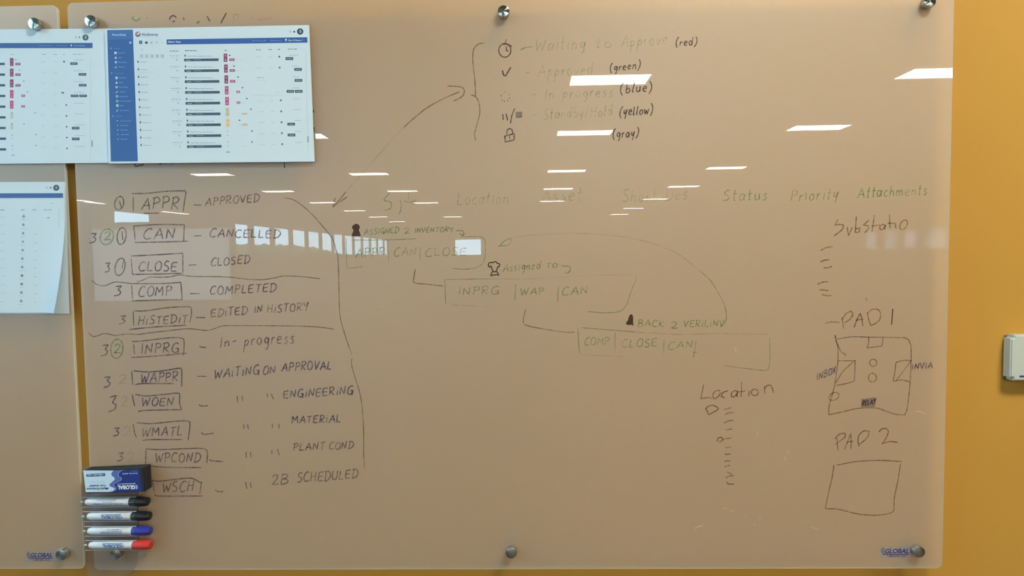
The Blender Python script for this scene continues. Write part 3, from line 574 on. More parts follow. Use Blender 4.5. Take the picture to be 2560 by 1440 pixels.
# ---------------------------------------------------------------- printed matter helpers
PM = {}
def pm(c):
    if c not in PM: PM[c] = mat('print_%02x%02x%02x' % c, alb(c), .6)
    return PM[c]
class Print:
    """flat shapes in one plane, one mesh per colour, each a sub-part"""
    def __init__(s, f, Y): s.f = f; s.Y = Y; s.d = {}; s.n = 0
    def poly(s, pts, c, lay=0):
        bm = s.d.setdefault(c, bmesh.new()); s.n += 1
        vs = [bm.verts.new(px(*s.f(*p), s.Y-lay*.00012-s.n*1e-7)) for p in pts]
        fc = bm.faces.new(vs); fc.normal_update()
        if fc.normal.y > 0: fc.normal_flip()
    def rect(s, x0, y0, x1, y1, c, lay=0, sk=0): s.poly([(x0, y0), (x1, y0+sk), (x1, y1+sk), (x0, y1)], c, lay)
    def disc(s, x, y, r, c, lay=0, ry=None):
        s.poly([(x+r*math.cos(k*math.pi/10), y+(ry or r)*math.sin(k*math.pi/10)) for k in range(20)], c, lay)
    def pin(s, x, y, r, c): s.poly([(x-r, y-r), (x-r*.5, y-r*1.6), (x+r*.5, y-r*1.6), (x+r, y-r), (x+r*.7, y+r*.4), (x, y+r*1.7), (x-r*.7, y+r*.4)], c, 1)
    def line(s, x, y, ln, c, h=7, sk=0, _f=.72):       # a line of tiny illegible type, as word-sized marks
        cx = x
        while cx < x+ln:
            wd = min(random.uniform(18, 46), x+ln-cx); s.rect(cx, y-h*_f/2, cx+wd, y+h*_f/2, c, 1, sk*wd); cx += wd+random.uniform(5, 9)
    def text(s, t, x, y, h, c, bold=0, wid=None):
        me = text_mesh(t, bold); xs = [v.co.x for v in me.vertices]; k = h/.72
        kx = wid/max(xs) if wid else k
        bm = s.d.setdefault(c, bmesh.new()); base = len(bm.verts); s.n += 1
        vs = [bm.verts.new(px(*s.f(x+v.co.x*kx, y-v.co.y*k), s.Y-.00036)) for v in me.vertices]
        for p in me.polygons:
            try:
                fc = bm.faces.new([vs[i] for i in p.vertices]); fc.normal_update()
                if fc.normal.y > 0: fc.normal_flip()
            except ValueError: pass
        bpy.data.meshes.remove(me)
    def done(s, name, parent):
        me_all = bpy.data.meshes.new(name); bm = bmesh.new(); mats = []
        for i, (c, b) in enumerate(s.d.items()):
            for f in b.faces: f.material_index = i
            tmp = bpy.data.meshes.new('t'); b.to_mesh(tmp); b.free(); bm.from_mesh(tmp); bpy.data.meshes.remove(tmp); mats.append(pm(c) if isinstance(c, tuple) else c)
        bm.to_mesh(me_all); bm.free()
        return link(name, me_all, mats, parent)
def text_mesh(t, bold=0, italic=0):
    cu = bpy.data.curves.new('t', 'FONT'); cu.body = t; cu.size = 1; cu.offset = .02*bold; cu.shear = italic; cu.resolution_u = 3
    o = bpy.data.objects.new('t', cu); C.objects.link(o)
    bpy.context.view_layer.update()
    me = bpy.data.meshes.new_from_object(o.evaluated_get(bpy.context.evaluated_depsgraph_get()))
    bpy.data.objects.remove(o); bpy.data.curves.remove(cu)
    return me
PAPM = paint('printer_paper', (.72, .84, .93), .55, .01, 300, .01)
FOAMM = mat('paper_edge', (.86, .86, .84), .6)
def sheet(corners, Yf, th, name, label, cat='poster'):
    """corners TL TR BR BL in the photo's frame, front plane Yf"""
    P = [px(x, y, Yf) for x, y in corners]
    e = empty(name, ((P[2]+P[3])/2)); tag(e, label, cat)
    bm = bmesh.new(); f = [bm.verts.new(p) for p in P]; b = [bm.verts.new(p+Vector((0, th, 0))) for p in P]
    bm.faces.new(f); bm.faces.new(b[::-1])
    for i in range(4): bm.faces.new((f[i], b[i], b[(i+1) % 4], f[(i+1) % 4]))
    bmesh.ops.recalc_face_normals(bm, faces=bm.faces)
    link('paper', bm, PAPM, e); return e
DK = (52, 80, 96); TX = (116, 146, 163); TXL = (148, 178, 193); BL = (44, 86, 144); MG = (122, 62, 96); MP = (165, 74, 120)
# left printout (right half of it in the frame), behind the other one
YB2 = YF-.0030
eb = sheet([(-260, 76), (272, 71), (279, 407), (-250, 412)], YB2, .0028, 'printed_sheet', 'wide printed screenshot reaching past the left edge, above the smaller printout')
pB = Print(lambda x, y: (x/4, 60+y/4), YB2-.0002)
pB.rect(-1000, 192, 925, 243, BL, 0, -3)
for k in range(5): pB.line(385+k*0, 217, 140, (80, 125, 185), 9) if k == 0 else None
pB.line(560, 216, 110, (80, 125, 185), 9); pB.pin(713, 216, 7, (200, 225, 245)); pB.text('City of Weston', 735, 222, 13, (150, 185, 225))
pB.disc(855, 135, 30, DK); pB.disc(857, 133, 13, (120, 140, 150), 1, 18); pB.disc(795, 133, 7, DK); pB.rect(750, 122, 768, 142, TXL)
pB.line(105, 305, 30, TX); pB.line(417, 305, 46, TX); pB.line(536, 305, 38, TX); pB.line(625, 305, 32, TX); pB.line(728, 303, 100, TX)
for i in range(9):
    y = 106.8*i; pB.rect(-1000, 388+y, 48+1.5*i, 411+y, DK)
    if i < 5: pB.rect(100, 340+y, 134, 420+y, MG if i < 3 else MP); pB.rect(113, 365+y, 121, 372+y, (210, 190, 215), 1); pB.rect(113, 398+y, 121, 405+y, (210, 190, 215), 1)
    elif i < 7: pB.rect(106, 345+y, 132, 412+y, (160, 182, 176)); pB.rect(112, 355+y, 124, 362+y, TX, 1)
    else: pB.rect(115, 360+y, 130, 367+y, TX); pB.rect(120, 395+y, 130, 402+y, TX)
    if i < 3: pB.rect(154, 388+y, 205, 412+y, (118, 72, 108)); pB.rect(163, 396+y, 196, 403+y, (190, 150, 190), 1)
    elif i < 5: pB.rect(213, 386+y, 250, 408+y, (150, 70, 112)); pB.rect(220, 394+y, 242, 400+y, (220, 180, 210), 1)
    pB.line(415, 378+y, 34+15*(i == 1), TXL, 6); pB.line(540, 378+y, 40, TXL, 6)
    pB.rect(735+2*i, 357+108*i, 832+2*i, 363+108*i, TXL)
    if i > 3: pB.disc(655+2*i, 378+108.2*i, 8, DK)
for (a, b) in ((158, 357), (195, 460), (238, 572), (274, 680), (352, 888), (240, 1000), (360, 1106), (362, 1215)): pB.rect(a-8, b-5, a+8, b+5, TX)
pB.disc(640, 376, 9, DK); pB.rect(615, 681, 640, 694, DK)
for a in ((703, 383, 775, 408), (787, 491, 862, 516), (789, 599, 864, 624), (708, 706, 783, 731), (792, 706, 869, 731), (719, 1028, 793, 1054), (720, 1136, 795, 1162)):
    pB.rect(*a, DK); pB.rect(a[0]+12, a[1]+9, a[2]-12, a[1]+15, (120, 150, 165), 1)
pB.rect(905, 340, 908, 1380, (150, 180, 195)); pB.rect(917, 1165, 925, 1228, (85, 110, 125), 1); pB.rect(118, 1307, 145, 1316, TX)
pB.done('print', eb)
# right printout, over the left one
YA = YF-.0072
ea = sheet([(262, 72), (772, 62.5), (786, 404), (272, 409)], YA, .0035, 'printed_sheet', 'printed screenshot with a dark blue sidebar, overlapping the sheet on its left')
K = 3.789
pA = Print(lambda x, y: (260+x/K, 50+y/K), YA-.0002)
pA.poly([(30, 95), (272, 91), (320, 1338), (65, 1340)], (42, 88, 146))
pA.poly([(30, 95), (272, 91), (277, 182), (34, 187)], (52, 102, 158), 1)
pA.text('PowerDesk', 77, 148, 17, (170, 200, 230), 1, 132)
pA.rect(238, 203, 262, 226, (110, 150, 200), 1)
for (x, y, big, nm, wd) in ((62, 268, 0, 'Search', 55), (98, 312, 1, 'Dashboard', 66), (100, 356, 2, 'Alerts', 38), (102, 400, 3, 'My Activity', 80), (104, 444, 4, 'Reports', 60), (66, 504, 0, 'Organization', 92), (108, 548, 1, 'Dashboard', 70), (108, 592, 2, 'Alerts', 40), (108, 636, 3, 'Work Orders', 86), (112, 680, 4, 'Work Plan', 60), (112, 724, 3, 'Assignments', 80), (114, 768, 3, 'Communication', 112), (116, 810, 1, 'Assets', 42), (118, 855, 4, 'Automation', 88), (78, 910, 0, 'Settings', 60), (122, 955, 5, 'Site Preferences', 102), (122, 998, 5, 'Data Sources', 74), (124, 1042, 5, 'User Roles', 70), (126, 1085, 5, 'Data Models', 76), (128, 1128, 5, 'Help Tips', 62)):
    wc = (190, 215, 235); dim = (100, 145, 195)
    if big == 0: pA.disc(x+6, y, 7, dim, 2); pA.text(nm, x+34, y+5, 10, dim, 0, wd)
    else:
        if big == 1: pA.rect(x, y-11, x+9, y+11, wc, 2); pA.rect(x+11, y-11, x+22, y-2, wc, 2); pA.rect(x+11, y+1, x+22, y+11, wc, 2)
        elif big == 2: pA.poly([(x, y+10), (x+11, y-12), (x+22, y+10)], wc, 2)
        elif big == 3: pA.disc(x+11, y, 11, wc, 2); pA.disc(x+11, y, 6, (42, 88, 150), 3)
        elif big == 4: pA.rect(x, y+1, x+11, y+11, wc, 2); pA.rect(x+12, y-9, x+18, y-3, wc, 2)
        else: pA.disc(x+5, y, 5, wc, 2)
        pA.text(nm, x+33, y+5, 11, (130, 170, 215), 0, wd)
pA.disc(320, 134, 25, (60, 84, 96)); pA.poly([(296, 140)]+[(320+25*math.cos(a), 134+25*math.sin(a)) for a in [math.radians(v) for v in range(165, 300, 15)]]+[(322, 130)], (190, 105, 130), 1)
pA.poly([(322, 130)]+[(320+25*math.cos(a), 134+25*math.sin(a)) for a in [math.radians(v) for v in range(290, 345, 10)]], (190, 170, 130), 1)
pA.poly([(300, 150), (322, 128), (340, 122), (330, 142), (318, 140)], (215, 225, 235), 2)
pA.text('AbuEnergy', 353, 146, 22, (95, 130, 148), 1, 160); pA.rect(356, 152, 430, 155, TXL)
pA.rect(333, 196, 362, 226, (50, 85, 120)); pA.rect(341, 203, 354, 219, (90, 125, 175), 1)
pA.disc(402, 214, 12, DK); pA.rect(388, 213, 414, 222, DK); pA.poly([(443, 222), (452, 198), (458, 222)], TX); pA.poly([(486, 214), (510, 203), (504, 216)], TX); pA.rect(545, 208, 556, 214, TXL)
pA.rect(350, 277, 374, 283, TXL)
for i in range(5): pA.rect(342+49*i, 325, 372+49*i, 358, (148, 176, 190))
pA.poly([(593, 184), (1925, 163), (1928, 214), (594, 232)], (42, 84, 148))
pA.text('Alerts View', 606, 215, 18, (185, 210, 235), 1, 122); pA.text('Service Zone', 1402, 201, 12, (115, 155, 205), 0, 110); pA.poly([(1520, 192), (1532, 192), (1526, 200)], (200, 220, 240), 2)
pA.text('Assignments', 1570, 199, 12, (115, 155, 205), 0, 95); pA.poly([(1672, 191), (1682, 191), (1677, 198)], (150, 180, 220), 2)
pA.pin(1723, 190, 8, (190, 220, 250)); pA.text('City of Weston', 1742, 199, 15, (175, 200, 232), 1, 125); pA.poly([(1876, 189), (1886, 189), (1881, 196)], (170, 200, 230), 2)
pA.disc(1858, 109, 30, (42, 62, 72)); pA.disc(1860, 107, 12, (115, 135, 145), 1, 18); pA.disc(1802, 111, 9, DK); pA.rect(1755, 100, 1773, 118, TXL)
for a, b, c in ((622, 294, 82), (765, 290, 112), (1138, 287, 28), (1440, 282, 52), (1558, 280, 32), (1645, 279, 25), (1742, 276, 92)): pA.line(a, b, c, DK, 7)
for i in range(9):
    y = 102.6*i; x = 3.6*i
    pA.pin(768+x, 340+y, 7, DK); pA.line(790+x, 343+y, 232, TX, 6, -.01)
    pA.poly([(758+x, 367+y), (1085+x*.95, 364+y), (1086+x*.95, 388+y), (758+x, 391+y)], DK)
    pA.text('Details', 778+x, 384+y, 9, (175, 195, 208), 1, 40); pA.rect(848+x, 374+y, 920+x, 379+y, (115, 145, 160), 1)
    pA.line(622+x, 340+y, 90, TX, 6); pA.line(630+x, 360+y, 74, TXL, 4); pA.disc(690+x, 378+y, 6, TX)
    if i < 7:
        cc = MG if i < 3 else MP if i < 5 else (172, 178, 138) if i == 5 else (198, 182, 138)
        pA.rect(1134+x, 319+y, 1168+x, 396+y, cc); pA.rect(1146+x, 335+y, 1156+x, 344+y, (225, 195, 220) if i < 5 else TX, 1); pA.rect(1146+x, 373+y, 1156+x, 383+y, (225, 195, 220) if i < 5 else (215, 120, 100), 1)
    else: pA.rect(1140+x, 332+y, 1152+x, 339+y, TX); pA.rect(1142+x, 370+y, 1152+x, 377+y, TX)
    if i < 3: pA.rect(1187+x, 364+y, 1236+x, 387+y, (140, 62, 102)); pA.rect(1196+x, 372+y, 1226+x, 379+y, (215, 160, 195), 1)
    elif i < 5: pA.rect(1243+x, 362+y, 1276+x, 384+y, (165, 70, 118)); pA.rect(1250+x, 369+y, 1268+x, 376+y, (225, 175, 205), 1)
    elif i < 7: pA.rect(1286+x, 366+y, 1340+x, 384+y, (190, 178, 158)); pA.rect(1294+x, 372+y, 1330+x, 378+y, (160, 160, 150), 1)
    pA.line(1245+x, 378+y, 80, TXL, 3)
    if i not in (2, 3):
        pA.line(1440+x, 350+y*1.01, 58, TXL, 6); pA.line(1560+x, 350+y*1.01, 38, TXL, 6)
    if i not in (2, 3): pA.disc(1660+x, 347+y*1.01, 9, DK if i == 0 else (80, 105, 118))
    pA.rect(1750+x*1.4+20*(i > 0), 330+y*1.005, 1842+x*1.2, 336+y*1.005, TXL)
for (a, b) in ((1190, 335), (1231, 437), (1270, 541), (1311, 641), (1353, 744), (1392, 845), (1284, 950), (1401, 1052), (1401, 1155)): pA.rect(a-7, b-6, a+7, b+6, (75, 100, 112))
pA.line(1447, 545, 66, TX, 7); pA.line(1445, 573, 84, TXL, 5); pA.line(1622, 687, 40, TXL, 6); pA.rect(1412, 710, 1690, 713, TXL)
for a in ((1720, 352, 1792, 379), (1802, 455, 1874, 481), (1805, 559, 1878, 585), (1730, 663, 1800, 689), (1808, 663, 1881, 689), (1738, 973, 1809, 999), (1740, 1076, 1812, 1102)):
    pA.rect(*a, DK); pA.rect(a[0]+12, a[1]+10, a[2]-10, a[1]+17, (125, 150, 165), 1)
for i in range(12):
    x = 2.7*i; y = 71.8*i; pA.pin(322+x, 397+y, 7, DK); pA.line(340+x, 398+y, 70 if i < 6 else 84, TX, 6)
    if i == 1: pA.line(338, 494, 150, TXL, 4)
pA.poly([(326, 400), (328, 400), (356, 1190), (354, 1190)], (150, 178, 192))
pA.poly([(1908, 280), (1911, 280), (1937, 1310), (1934, 1310)], (150, 178, 192)); pA.rect(1928, 1102, 1936, 1160, (80, 105, 125), 1); pA.rect(1158, 1245, 1192, 1256, TX)
pA.done('print', ea)
# lower-left printout: flat back sheet and a front sheet whose lower right corner peels away
YC = YF-.0012
ec = sheet([(-380, 458), (164, 456), (173, 784), (-370, 786)], YC, .0008, 'printed_sheet', 'blank white sheet showing behind the curled printout at lower left')
ed = empty('printed_sheet', px(-100, 783, YF-.003)); tag(ed, 'smaller printout at lower left with its lower right corner curling', 'poster')
bm = bmesh.new(); G = {}
NX, NY = 40, 30
for i in range(NX+1):
    for j in range(NY+1):
        u, v = i/NX, j/NY
        X = (-384+u*(162+384)) + 1*v; Yp = 456+v*(783-456) - 1.5*u
        curl = max(0, u-.9)/.1*max(0, v-.25)/.75
        p = px(X-curl**1.3*10*v, Yp, YF-.0025-curl*.0); p = p+Vector((0, -.022*curl**1.6, 0))
        G[i, j] = bm.verts.new(p)
for i in range(NX):
    for j in range(NY): bm.faces.new((G[i, j], G[i+1, j], G[i+1, j+1], G[i, j+1])).smooth = True
bmesh.ops.recalc_face_normals(bm, faces=bm.faces); link('paper', bm, PAPM, ed)
KC = 3.272
pC = Print(lambda x, y: (x/KC, 420+y/KC), YF-.0030)
pC.rect(-900, 209, 515, 246, (54, 92, 146), 0, -3); pC.disc(460, 161, 24, (50, 70, 80)); pC.disc(461, 160, 10, (120, 140, 150), 1, 15); pC.disc(413, 161, 6, DK); pC.rect(375, 153, 388, 168, TXL)
for a, b, c in ((0, 343, 40), (170, 342, 30), (262, 342, 38), (355, 342, 66), (-200, 342, 60)): pC.line(a, b, c, TX, 7)
for i in range(11):
    x = 193-2*i; y = 395+69.3*i; pC.disc(x, y, 10, (70, 95, 110) if i > 6 else (105, 130, 145)); pC.disc(x, y, 5, (160, 190, 205) if i in (3, 9, 10) else (125, 150, 165), 1)
    pC.line(x-20, y+28, 44, TXL, 5)
    if i > 1: pC.rect(276, y+7, 300, y+12, TXL)
    if i in (0, 5, 6, 8, 9, 10): pC.rect(385, y+8, 405, y+16, TX)
    pC.line(-300, y, 180, TXL, 6); pC.line(-60, y+5, 100, TXL, 5)
pC.rect(482, 330, 485, 900, (150, 178, 192)); pC.rect(464, 908, 472, 955, (80, 100, 115), 1); pC.poly([(425, 285), (436, 290), (425, 296)], TX)
pC.done('print', ed)

# ---------------------------------------------------------------- maker's logos on the glass
NAVY = mat('navy_print', (.02, .035, .16), .4)
def place_text(t, M, w_, name, m_, parent, bold=.6, italic=0, wrap=None, hh=None):
    """text mesh scaled to width w_ (m) in local XZ, matrix M: local x right, local z up, y out; wrap=(radius) lays it on a barrel"""
    me = text_mesh(t, bold, italic); xs = [v.co.x for v in me.vertices]; k = w_/(max(xs)-min(xs)); x0 = min(xs)
    for v in me.vertices:
        v.co = Vector(((v.co.x-x0)*k, 0, v.co.y*(hh/.72 if hh else k)))
    me.transform(M)
    if wrap:
        zc, yc, r = wrap
        for v in me.vertices:
            dz = max(-r*.97, min(r*.97, v.co.z-zc)); v.co.y = yc-math.sqrt(r*r-dz*dz)
    me.materials.clear()
    return link(name, me, m_, parent)
def globe(cx, cz, r, Y, m_, parent, flip=1, name='globe_emblem', half=True):
    bm = bmesh.new()
    for k in range(-3, 4):
        zz = cz+k*r/3.6; L = math.sqrt(max(0, r*r-(k*r/3.6)**2))
        a, b = (cx-L*flip, cx) if half else (cx-L, cx+L)
        vs = [bm.verts.new((x, Y, z_)) for x, z_ in ((a, zz-r*.07), (b, zz-r*.07), (b, zz+r*.07), (a, zz+r*.07))]; bm.faces.new(vs)
    for q in (1.0, .55):
        P = [(cx-q*r*flip*math.cos(a), cz+r*math.sin(a)) for a in [math.radians(v) for v in range(-90, 91, 15)]]
        for (x0, z0), (x1, z1) in zip(P, P[1:]):
            t_ = r*.1; vs = [bm.verts.new(c) for c in ((x0, Y-.00001, z0), (x1, Y-.00001, z1), (x1+t_*flip, Y-.00001, z1), (x0+t_*flip, Y-.00001, z0))]
            bm.faces.new(vs)
    for f in bm.faces:
        f.normal_update()
        if f.normal.y > 0: f.normal_flip()
    return link(name, bm, m_, parent)
for (x0, yb, x1, par) in ((2212, 1383, 2272, board), (76, 1393, 131, boardL)):
    p = px(x0, yb, YF-.0003); q = px(x1, yb, YF-.0003); wd = q.x-p.x
    place_text('GLOBAL', Matrix.Translation(p), wd, 'brand_lettering', NAVY, par, 1.2, .25)
    boxobj('brand_underline', (p.x-.004, YF-.0004, p.z-.0035), (q.x, YF-.0003, p.z-.0018), NAVY, par)
    place_text('1-800-645-1232', Matrix.Translation(p+Vector((wd*.12, 0, -.0085))), wd*.76, 'brand_phone_number', NAVY, par, .4)
    globe(p.x-.001, p.z+.0055, .007, YF-.0004, mat('grey_blue_print', (.12, .15, .25), .5, alpha=.7), par)
    boxobj('brand_label_film', (p.x-.010, YF-.0002, p.z-.010), (q.x+.018, YF-.0001, p.z+.014), mat('label_film', (.35, .42, .6), .3, alpha=.16), par)

# ---------------------------------------------------------------- acrylic marker holder, eraser, markers
hold = empty('marker_holder', px(275, 1430, YF)); tag(hold, 'clear acrylic marker holder clipped over the corner of the glass boards', 'holder')
bm = bmesh.new()
def plate(bm, pts, y0, y1):
    f = [bm.verts.new(px(x, y, y0)) for x, y in pts]; b = [bm.verts.new(Vector((v.co.x, y1, v.co.z))) for v in f]
    bm.faces.new(f); bm.faces.new(b[::-1])
    for i in range(len(f)): bm.faces.new((f[i], b[i], b[(i+1) % len(f)], f[(i+1) % len(f)]))
    bmesh.ops.recalc_face_normals(bm, faces=bm.faces)
plate(bm, [(207, 1168), (343, 1166), (347, 1362), (214, 1363)], YF-.0035, YF-.001)
link('back_plate', bm, ACRYL, hold)
bm = bmesh.new(); plate(bm, [(213, 1376), (274, 1376)]+[(296+18*math.cos(a), 1381-18*math.sin(a)) for a in [math.pi+.5+k*(math.pi-1)/8 for k in range(9)]]+[(318, 1375), (344, 1374), (341, 1412), (330, 1430), (310, 1440), (217, 1446)], YF-.0035, YF-.001)
link('lower_lip', bm, clear('lip_acrylic', (.95, .95, .97), .05, (.5, .52, .6)), hold)
bm = bmesh.new(); plate(bm, [(345, 1378), (363, 1377), (363, 1391), (346, 1392)], YF-.002, YF-.0008); link('clear_tab', bm, clear('tab_acrylic', (.95, .97, 1), .25, (.6, .68, .72)), hold)
MK = [(1254, 215, 327, 372, 'black', 'second'), (1290, 220, 332, 377, 'black', 'x'), (1327, 221, 333, 378, 'blue', ''), (1362, 224, 335, 379, 'red', '')]
YM = -.0490; RB = .0083; RC = .0102
WHT = mat('white_marker_plastic', (.82, .84, .85), .25, coat=.5)
caps = {'black': mat('black_cap', (.012, .013, .014), .3), 'blue': mat('blue_cap', (.03, .04, .32), .3), 'red': mat('red_cap', (.62, .045, .035), .3)}
BLUEP = mat('blue_marker_print', (.05, .16, .42), .4)
labs = ['black-capped white marker in the top slot, under the eraser', 'black-capped white marker in the second slot, lettered GLOBAL', 'blue-capped white marker in the clear holder', 'red-capped white marker in the lowest slot']
for i, (yc, xa, xb, xc, col, _) in enumerate(MK):
    a = px(xa, yc, YM); b = px(xb, yc, YM); c = px(xc, yc-1, YM)
    zc = (a.z+b.z)/2
    e = empty('marker_pen', (a.x, YM, zc)); tag(e, labs[i], 'marker', 'dry-erase markers in the holder')
    Lb = b.x-a.x; Lc = c.x-b.x
    lathe('barrel', [(0, .0035), (.001, .0058), (.006, RB-.0006), (.010, RB), (Lb-.006, RB), (Lb-.004, RB-.0012), (Lb, RB-.0012)], (a.x, YM, zc), (1, 0, 0), WHT, e)
    lathe('collar', [(0, RB), (.0006, RC-.0006), (.0045, RC-.0006), (.005, RB)], (b.x-.005, YM, zc), (1, 0, 0), WHT, e)
    lathe('cap', [(0, RC-.001), (.001, RC), (Lc*.5, RC+.0002), (Lc-.004, RC-.0008), (Lc-.001, RC-.002), (Lc, RC-.0045)], (b.x, YM, zc), (1, 0, 0), caps[col], e, 24)
    def mk(t_, zz, xr, wd, hh, bold=1.2):
        M = Matrix.Translation((a.x+Lb*xr, 0, zc+zz)) @ Matrix.Rotation(math.pi, 4, 'Y')
        place_text(t_, M, Lb*wd, 'brand_lettering' if t_ == 'GLOBAL' else 'small_print', BLUEP, e, bold, 0, wrap=(zc, YM, RB+.0008), hh=hh)
    if i in (1, 3):
        mk('GLOBAL', .0040, .78, .44, .0064, 2.2); mk('globalindustrial.com', .0066, .78, .44, .0018)
        globe(a.x+Lb*.79, zc+.0010, .0034, YM-RB-.0009, BLUEP, e, -1)
    elif i == 0:
        mk('low odor dry erase marker', -.0008, .88, .66, .0026, 1.6); mk('1-800-645-1232', .0030, .66, .24, .0014); mk('globalindustrial.com', .0066, .72, .42, .0016)
    else:
        mk('low odor dry erase marker', -.0008, .80, .48, .0022, 1.6); mk('globalindustrial.com', .0026, .80, .46, .0022, 1.4); mk('1-800-645-1232', .0062, .76, .30, .0016)
    # the clear slot that carries it
    t0 = px(207+i*3, yc, YM).x; t1 = px(343, yc, YM).x
    bm = bmesh.new(); R_ = .0118; prev = None
    for k in range(0, 25):
        an = math.radians(-160+320*k/24); yy = YM-R_*math.cos(an)*.98; zz = zc+R_*math.sin(an)
        r0 = [bm.verts.new((x, min(yy, YF-.0012), zz)) for x in (t0, t1)]
        if prev: bm.faces.new((prev[0], prev[1], r0[1], r0[0])).smooth = True
        prev = r0
    link('slot_tube', bm, TUBE, hold)
    for sg in (1, -1):
        zz = zc+sg*R_*.92; boxobj('slot_glint', (t0, YM-.0035, zz-.0005), (t1, YM-.0015, zz+.0005), GLINT, hold, .0002)  # added thin strips, painted highlights along tube top and bottom
    lathe('slot_peg', [(0, .001), (.0004, .002), (.004, .002), (.0045, .001)], (t0-.004, YM, zc), (1, 0, 0), mat('clear_peg', (.9, .92, .95), .15, alpha=.6), hold, 16)
# eraser
YE = -.0650
q = [px(*c, YE) for c in ((206, 1177), (359, 1170), (362, 1230), (212, 1234))]
er = empty('eraser', px(285, 1232, YE+.012)); tag(er, 'black felt board eraser with blue and white label, upside down', 'eraser')
def slab(q, y0, y1, name, m_, par, bev=.0015, shrink=0):
    cen = sum(q, Vector())/4; bm = bmesh.new()
    f = [bm.verts.new((cen.x+(v.x-cen.x)*(1-shrink), y0, cen.z+(v.z-cen.z)*(1-shrink))) for v in q]; b = [bm.verts.new((v.co.x, y1, v.co.z)) for v in f]
    bm.faces.new(f); bm.faces.new(b[::-1])
    for i in range(4): bm.faces.new((f[i], b[i], b[(i+1) % 4], f[(i+1) % 4]))
    bmesh.ops.recalc_face_normals(bm, faces=bm.faces)
    if bev: bmesh.ops.bevel(bm, geom=list(bm.edges), offset=bev, segments=2, affect='EDGES')
    return link(name, bm, m_, par)
slab(q, YE, YE+.014, 'body', mat('black_foam', (.018, .02, .022), .7), er)
slab(q, YE+.014, YF-.0040, 'felt_pad', paint('black_felt', (.025, .024, .026), .95, .2, 900, .2), er, .001, .01)
KE = 13.474; fe = lambda x, y: (200+x/KE, 1155+y/KE)
pE = Print(fe, YE-.0003)
wave = [(1130, 285), (1075, 350), (1055, 410), (1080, 470), (1150, 520), (1170, 570), (1140, 620), (1050, 700), (1000, 750), (1000, 800), (1060, 840), (1140, 870), (1165, 900), (1140, 950), (1060, 990), (940, 1012)]
wave2 = [(1455, 268), (1380, 300), (1310, 360), (1280, 420), (1300, 475), (1370, 520), (1390, 565), (1365, 620), (1250, 690), (1150, 740), (1120, 780), (1150, 820), (1205, 860), (1200, 920), (1150, 965), (1050, 1010)]
wave = smooth(wave, 3); wave2 = smooth(wave2, 3)
right = [(2010, 245), (2090, 1000)]
def tri(bmcol, L_, R_, c, lay):
    n_ = min(len(L_), len(R_))
    for i in range(n_-1): pE.poly([L_[i], R_[i], R_[i+1], L_[i+1]], c, lay)
EW = (165, 196, 216); EM = (66, 96, 156); ED = (24, 42, 110)
lefts = [(105+(190-105)*(y-285)/730, y+38*(1-(x-105)/1000)) for x, y in wave]
tri(0, lefts, wave, EW, 0); tri(0, wave, wave2, EM, 0)
rts = [(2000+90*(i/(len(wave2)-1)), 236+(995-236)*i/(len(wave2)-1)) for i in range(len(wave2))]
tri(0, wave2, rts, ED, 0)
for i in range(len(wave2)-1):
    a, b = wave2[i], wave2[i+1]; pE.poly([a, (a[0]+9, a[1]), (b[0]+9, b[1]), b], (190, 210, 235), 1)
pE.poly([(240, 405), (820, 378), (850, 400), (855, 450), (830, 472), (240, 495), (215, 475), (213, 430)], (28, 60, 100), 1)
pE.poly([(305, 655), (840, 648), (840, 655), (305, 663)], (130, 160, 180), 1); pE.poly([(320, 712), (855, 700), (855, 707), (320, 720)], (130, 160, 180), 1)
pE.poly([(1735, 305), (1935, 298), (1935, 305), (1735, 312)], (130, 160, 205), 1)
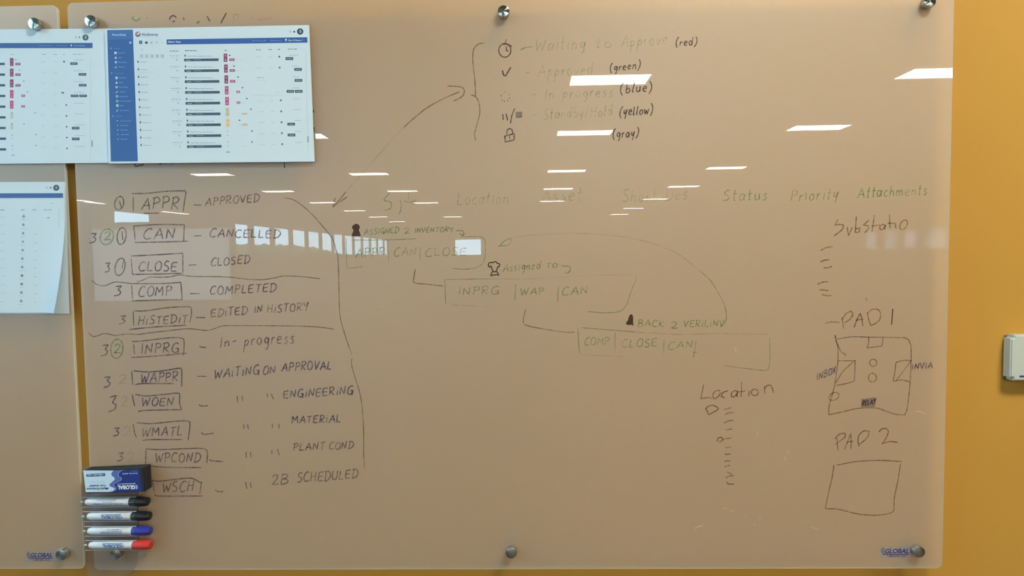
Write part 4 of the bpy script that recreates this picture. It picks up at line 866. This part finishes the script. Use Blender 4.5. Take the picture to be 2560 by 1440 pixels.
def etext(t, xr, yb, wd, h, c, bold=1, skew=-.03):
    """upside-down lettering: starts at the right end xr, baseline yb (the top side), runs left"""
    me = text_mesh(t, bold); xs = [v.co.x for v in me.vertices]; mx_ = max(xs)
    bm = pE.d.setdefault(c, bmesh.new())
    vs = [bm.verts.new(px(*fe(xr-v.co.x/mx_*wd, yb+v.co.y/.72*h-skew*v.co.x/mx_*wd), YE-.00075)) for v in me.vertices]
    for p in me.polygons:
        try:
            fc = bm.faces.new([vs[i] for i in p.vertices]); fc.normal_update()
            if fc.normal.y > 0: fc.normal_flip()
        except ValueError: pass
    bpy.data.meshes.remove(me)
etext('1-800-645-1232', 825, 398, 575, 55, (165, 195, 215), 1.5)
etext('Felt Eraser', 862, 762, 555, 68, (38, 62, 82), .9)
etext('Multi-Purpose', 960, 858, 735, 72, (38, 62, 82), .8)
etext('GLOBAL', 1860, 790, 600, 125, (185, 205, 235), 2.4, -.02)
etext('globalindustrial.com', 1860, 715, 600, 42, (160, 185, 225), 1.6)
etext('Model No. 695473', 1940, 360, 515, 48, (140, 168, 215), 1.4)
pE.done('label', er)
g = px(*fe(1870, 845), YE-.0008); globe(g.x, g.z, .0052, YE-.0009, pm((150, 180, 220)), er, -1)

# ---------------------------------------------------------------- white box on the wall at the right edge
a = px(2528.5, 838, -.024); b = px(2533, 952, -.024)
t = empty('wall_sensor', (a.x+.045, 0, b.z)); tag(t, 'white plastic control box with rounded corners at the right edge of the wall', 'control box')
bm = bmesh.new(); add_box(bm, (a.x, -.024, b.z), (a.x+.078, -.003, a.z)); 
es = [e_ for e_ in bm.edges if abs((e_.verts[0].co-e_.verts[1].co).y) > .01]
bmesh.ops.bevel(bm, geom=es, offset=.007, segments=5, affect='EDGES')
fr = [e_ for e_ in bm.edges if all(v.co.y < -.02 for v in e_.verts)]
bmesh.ops.bevel(bm, geom=fr, offset=.0025, segments=3, affect='EDGES')
link('housing', bm, mat('white_plastic', (.54, .56, .50), .4), t)
boxobj('back_plate', (a.x+.003, -.003, b.z-.001), (a.x+.075, 0, a.z-.003), mat('dark_plate', (.12, .10, .08), .5), t)
d = px(2549, 941, -.0245); boxobj('display_bar', (d.x, -.0246, d.z-.002), (d.x+.028, -.0239, d.z+.0018), mat('indigo_bar', (.04, .045, .14), .4), t, .0003)
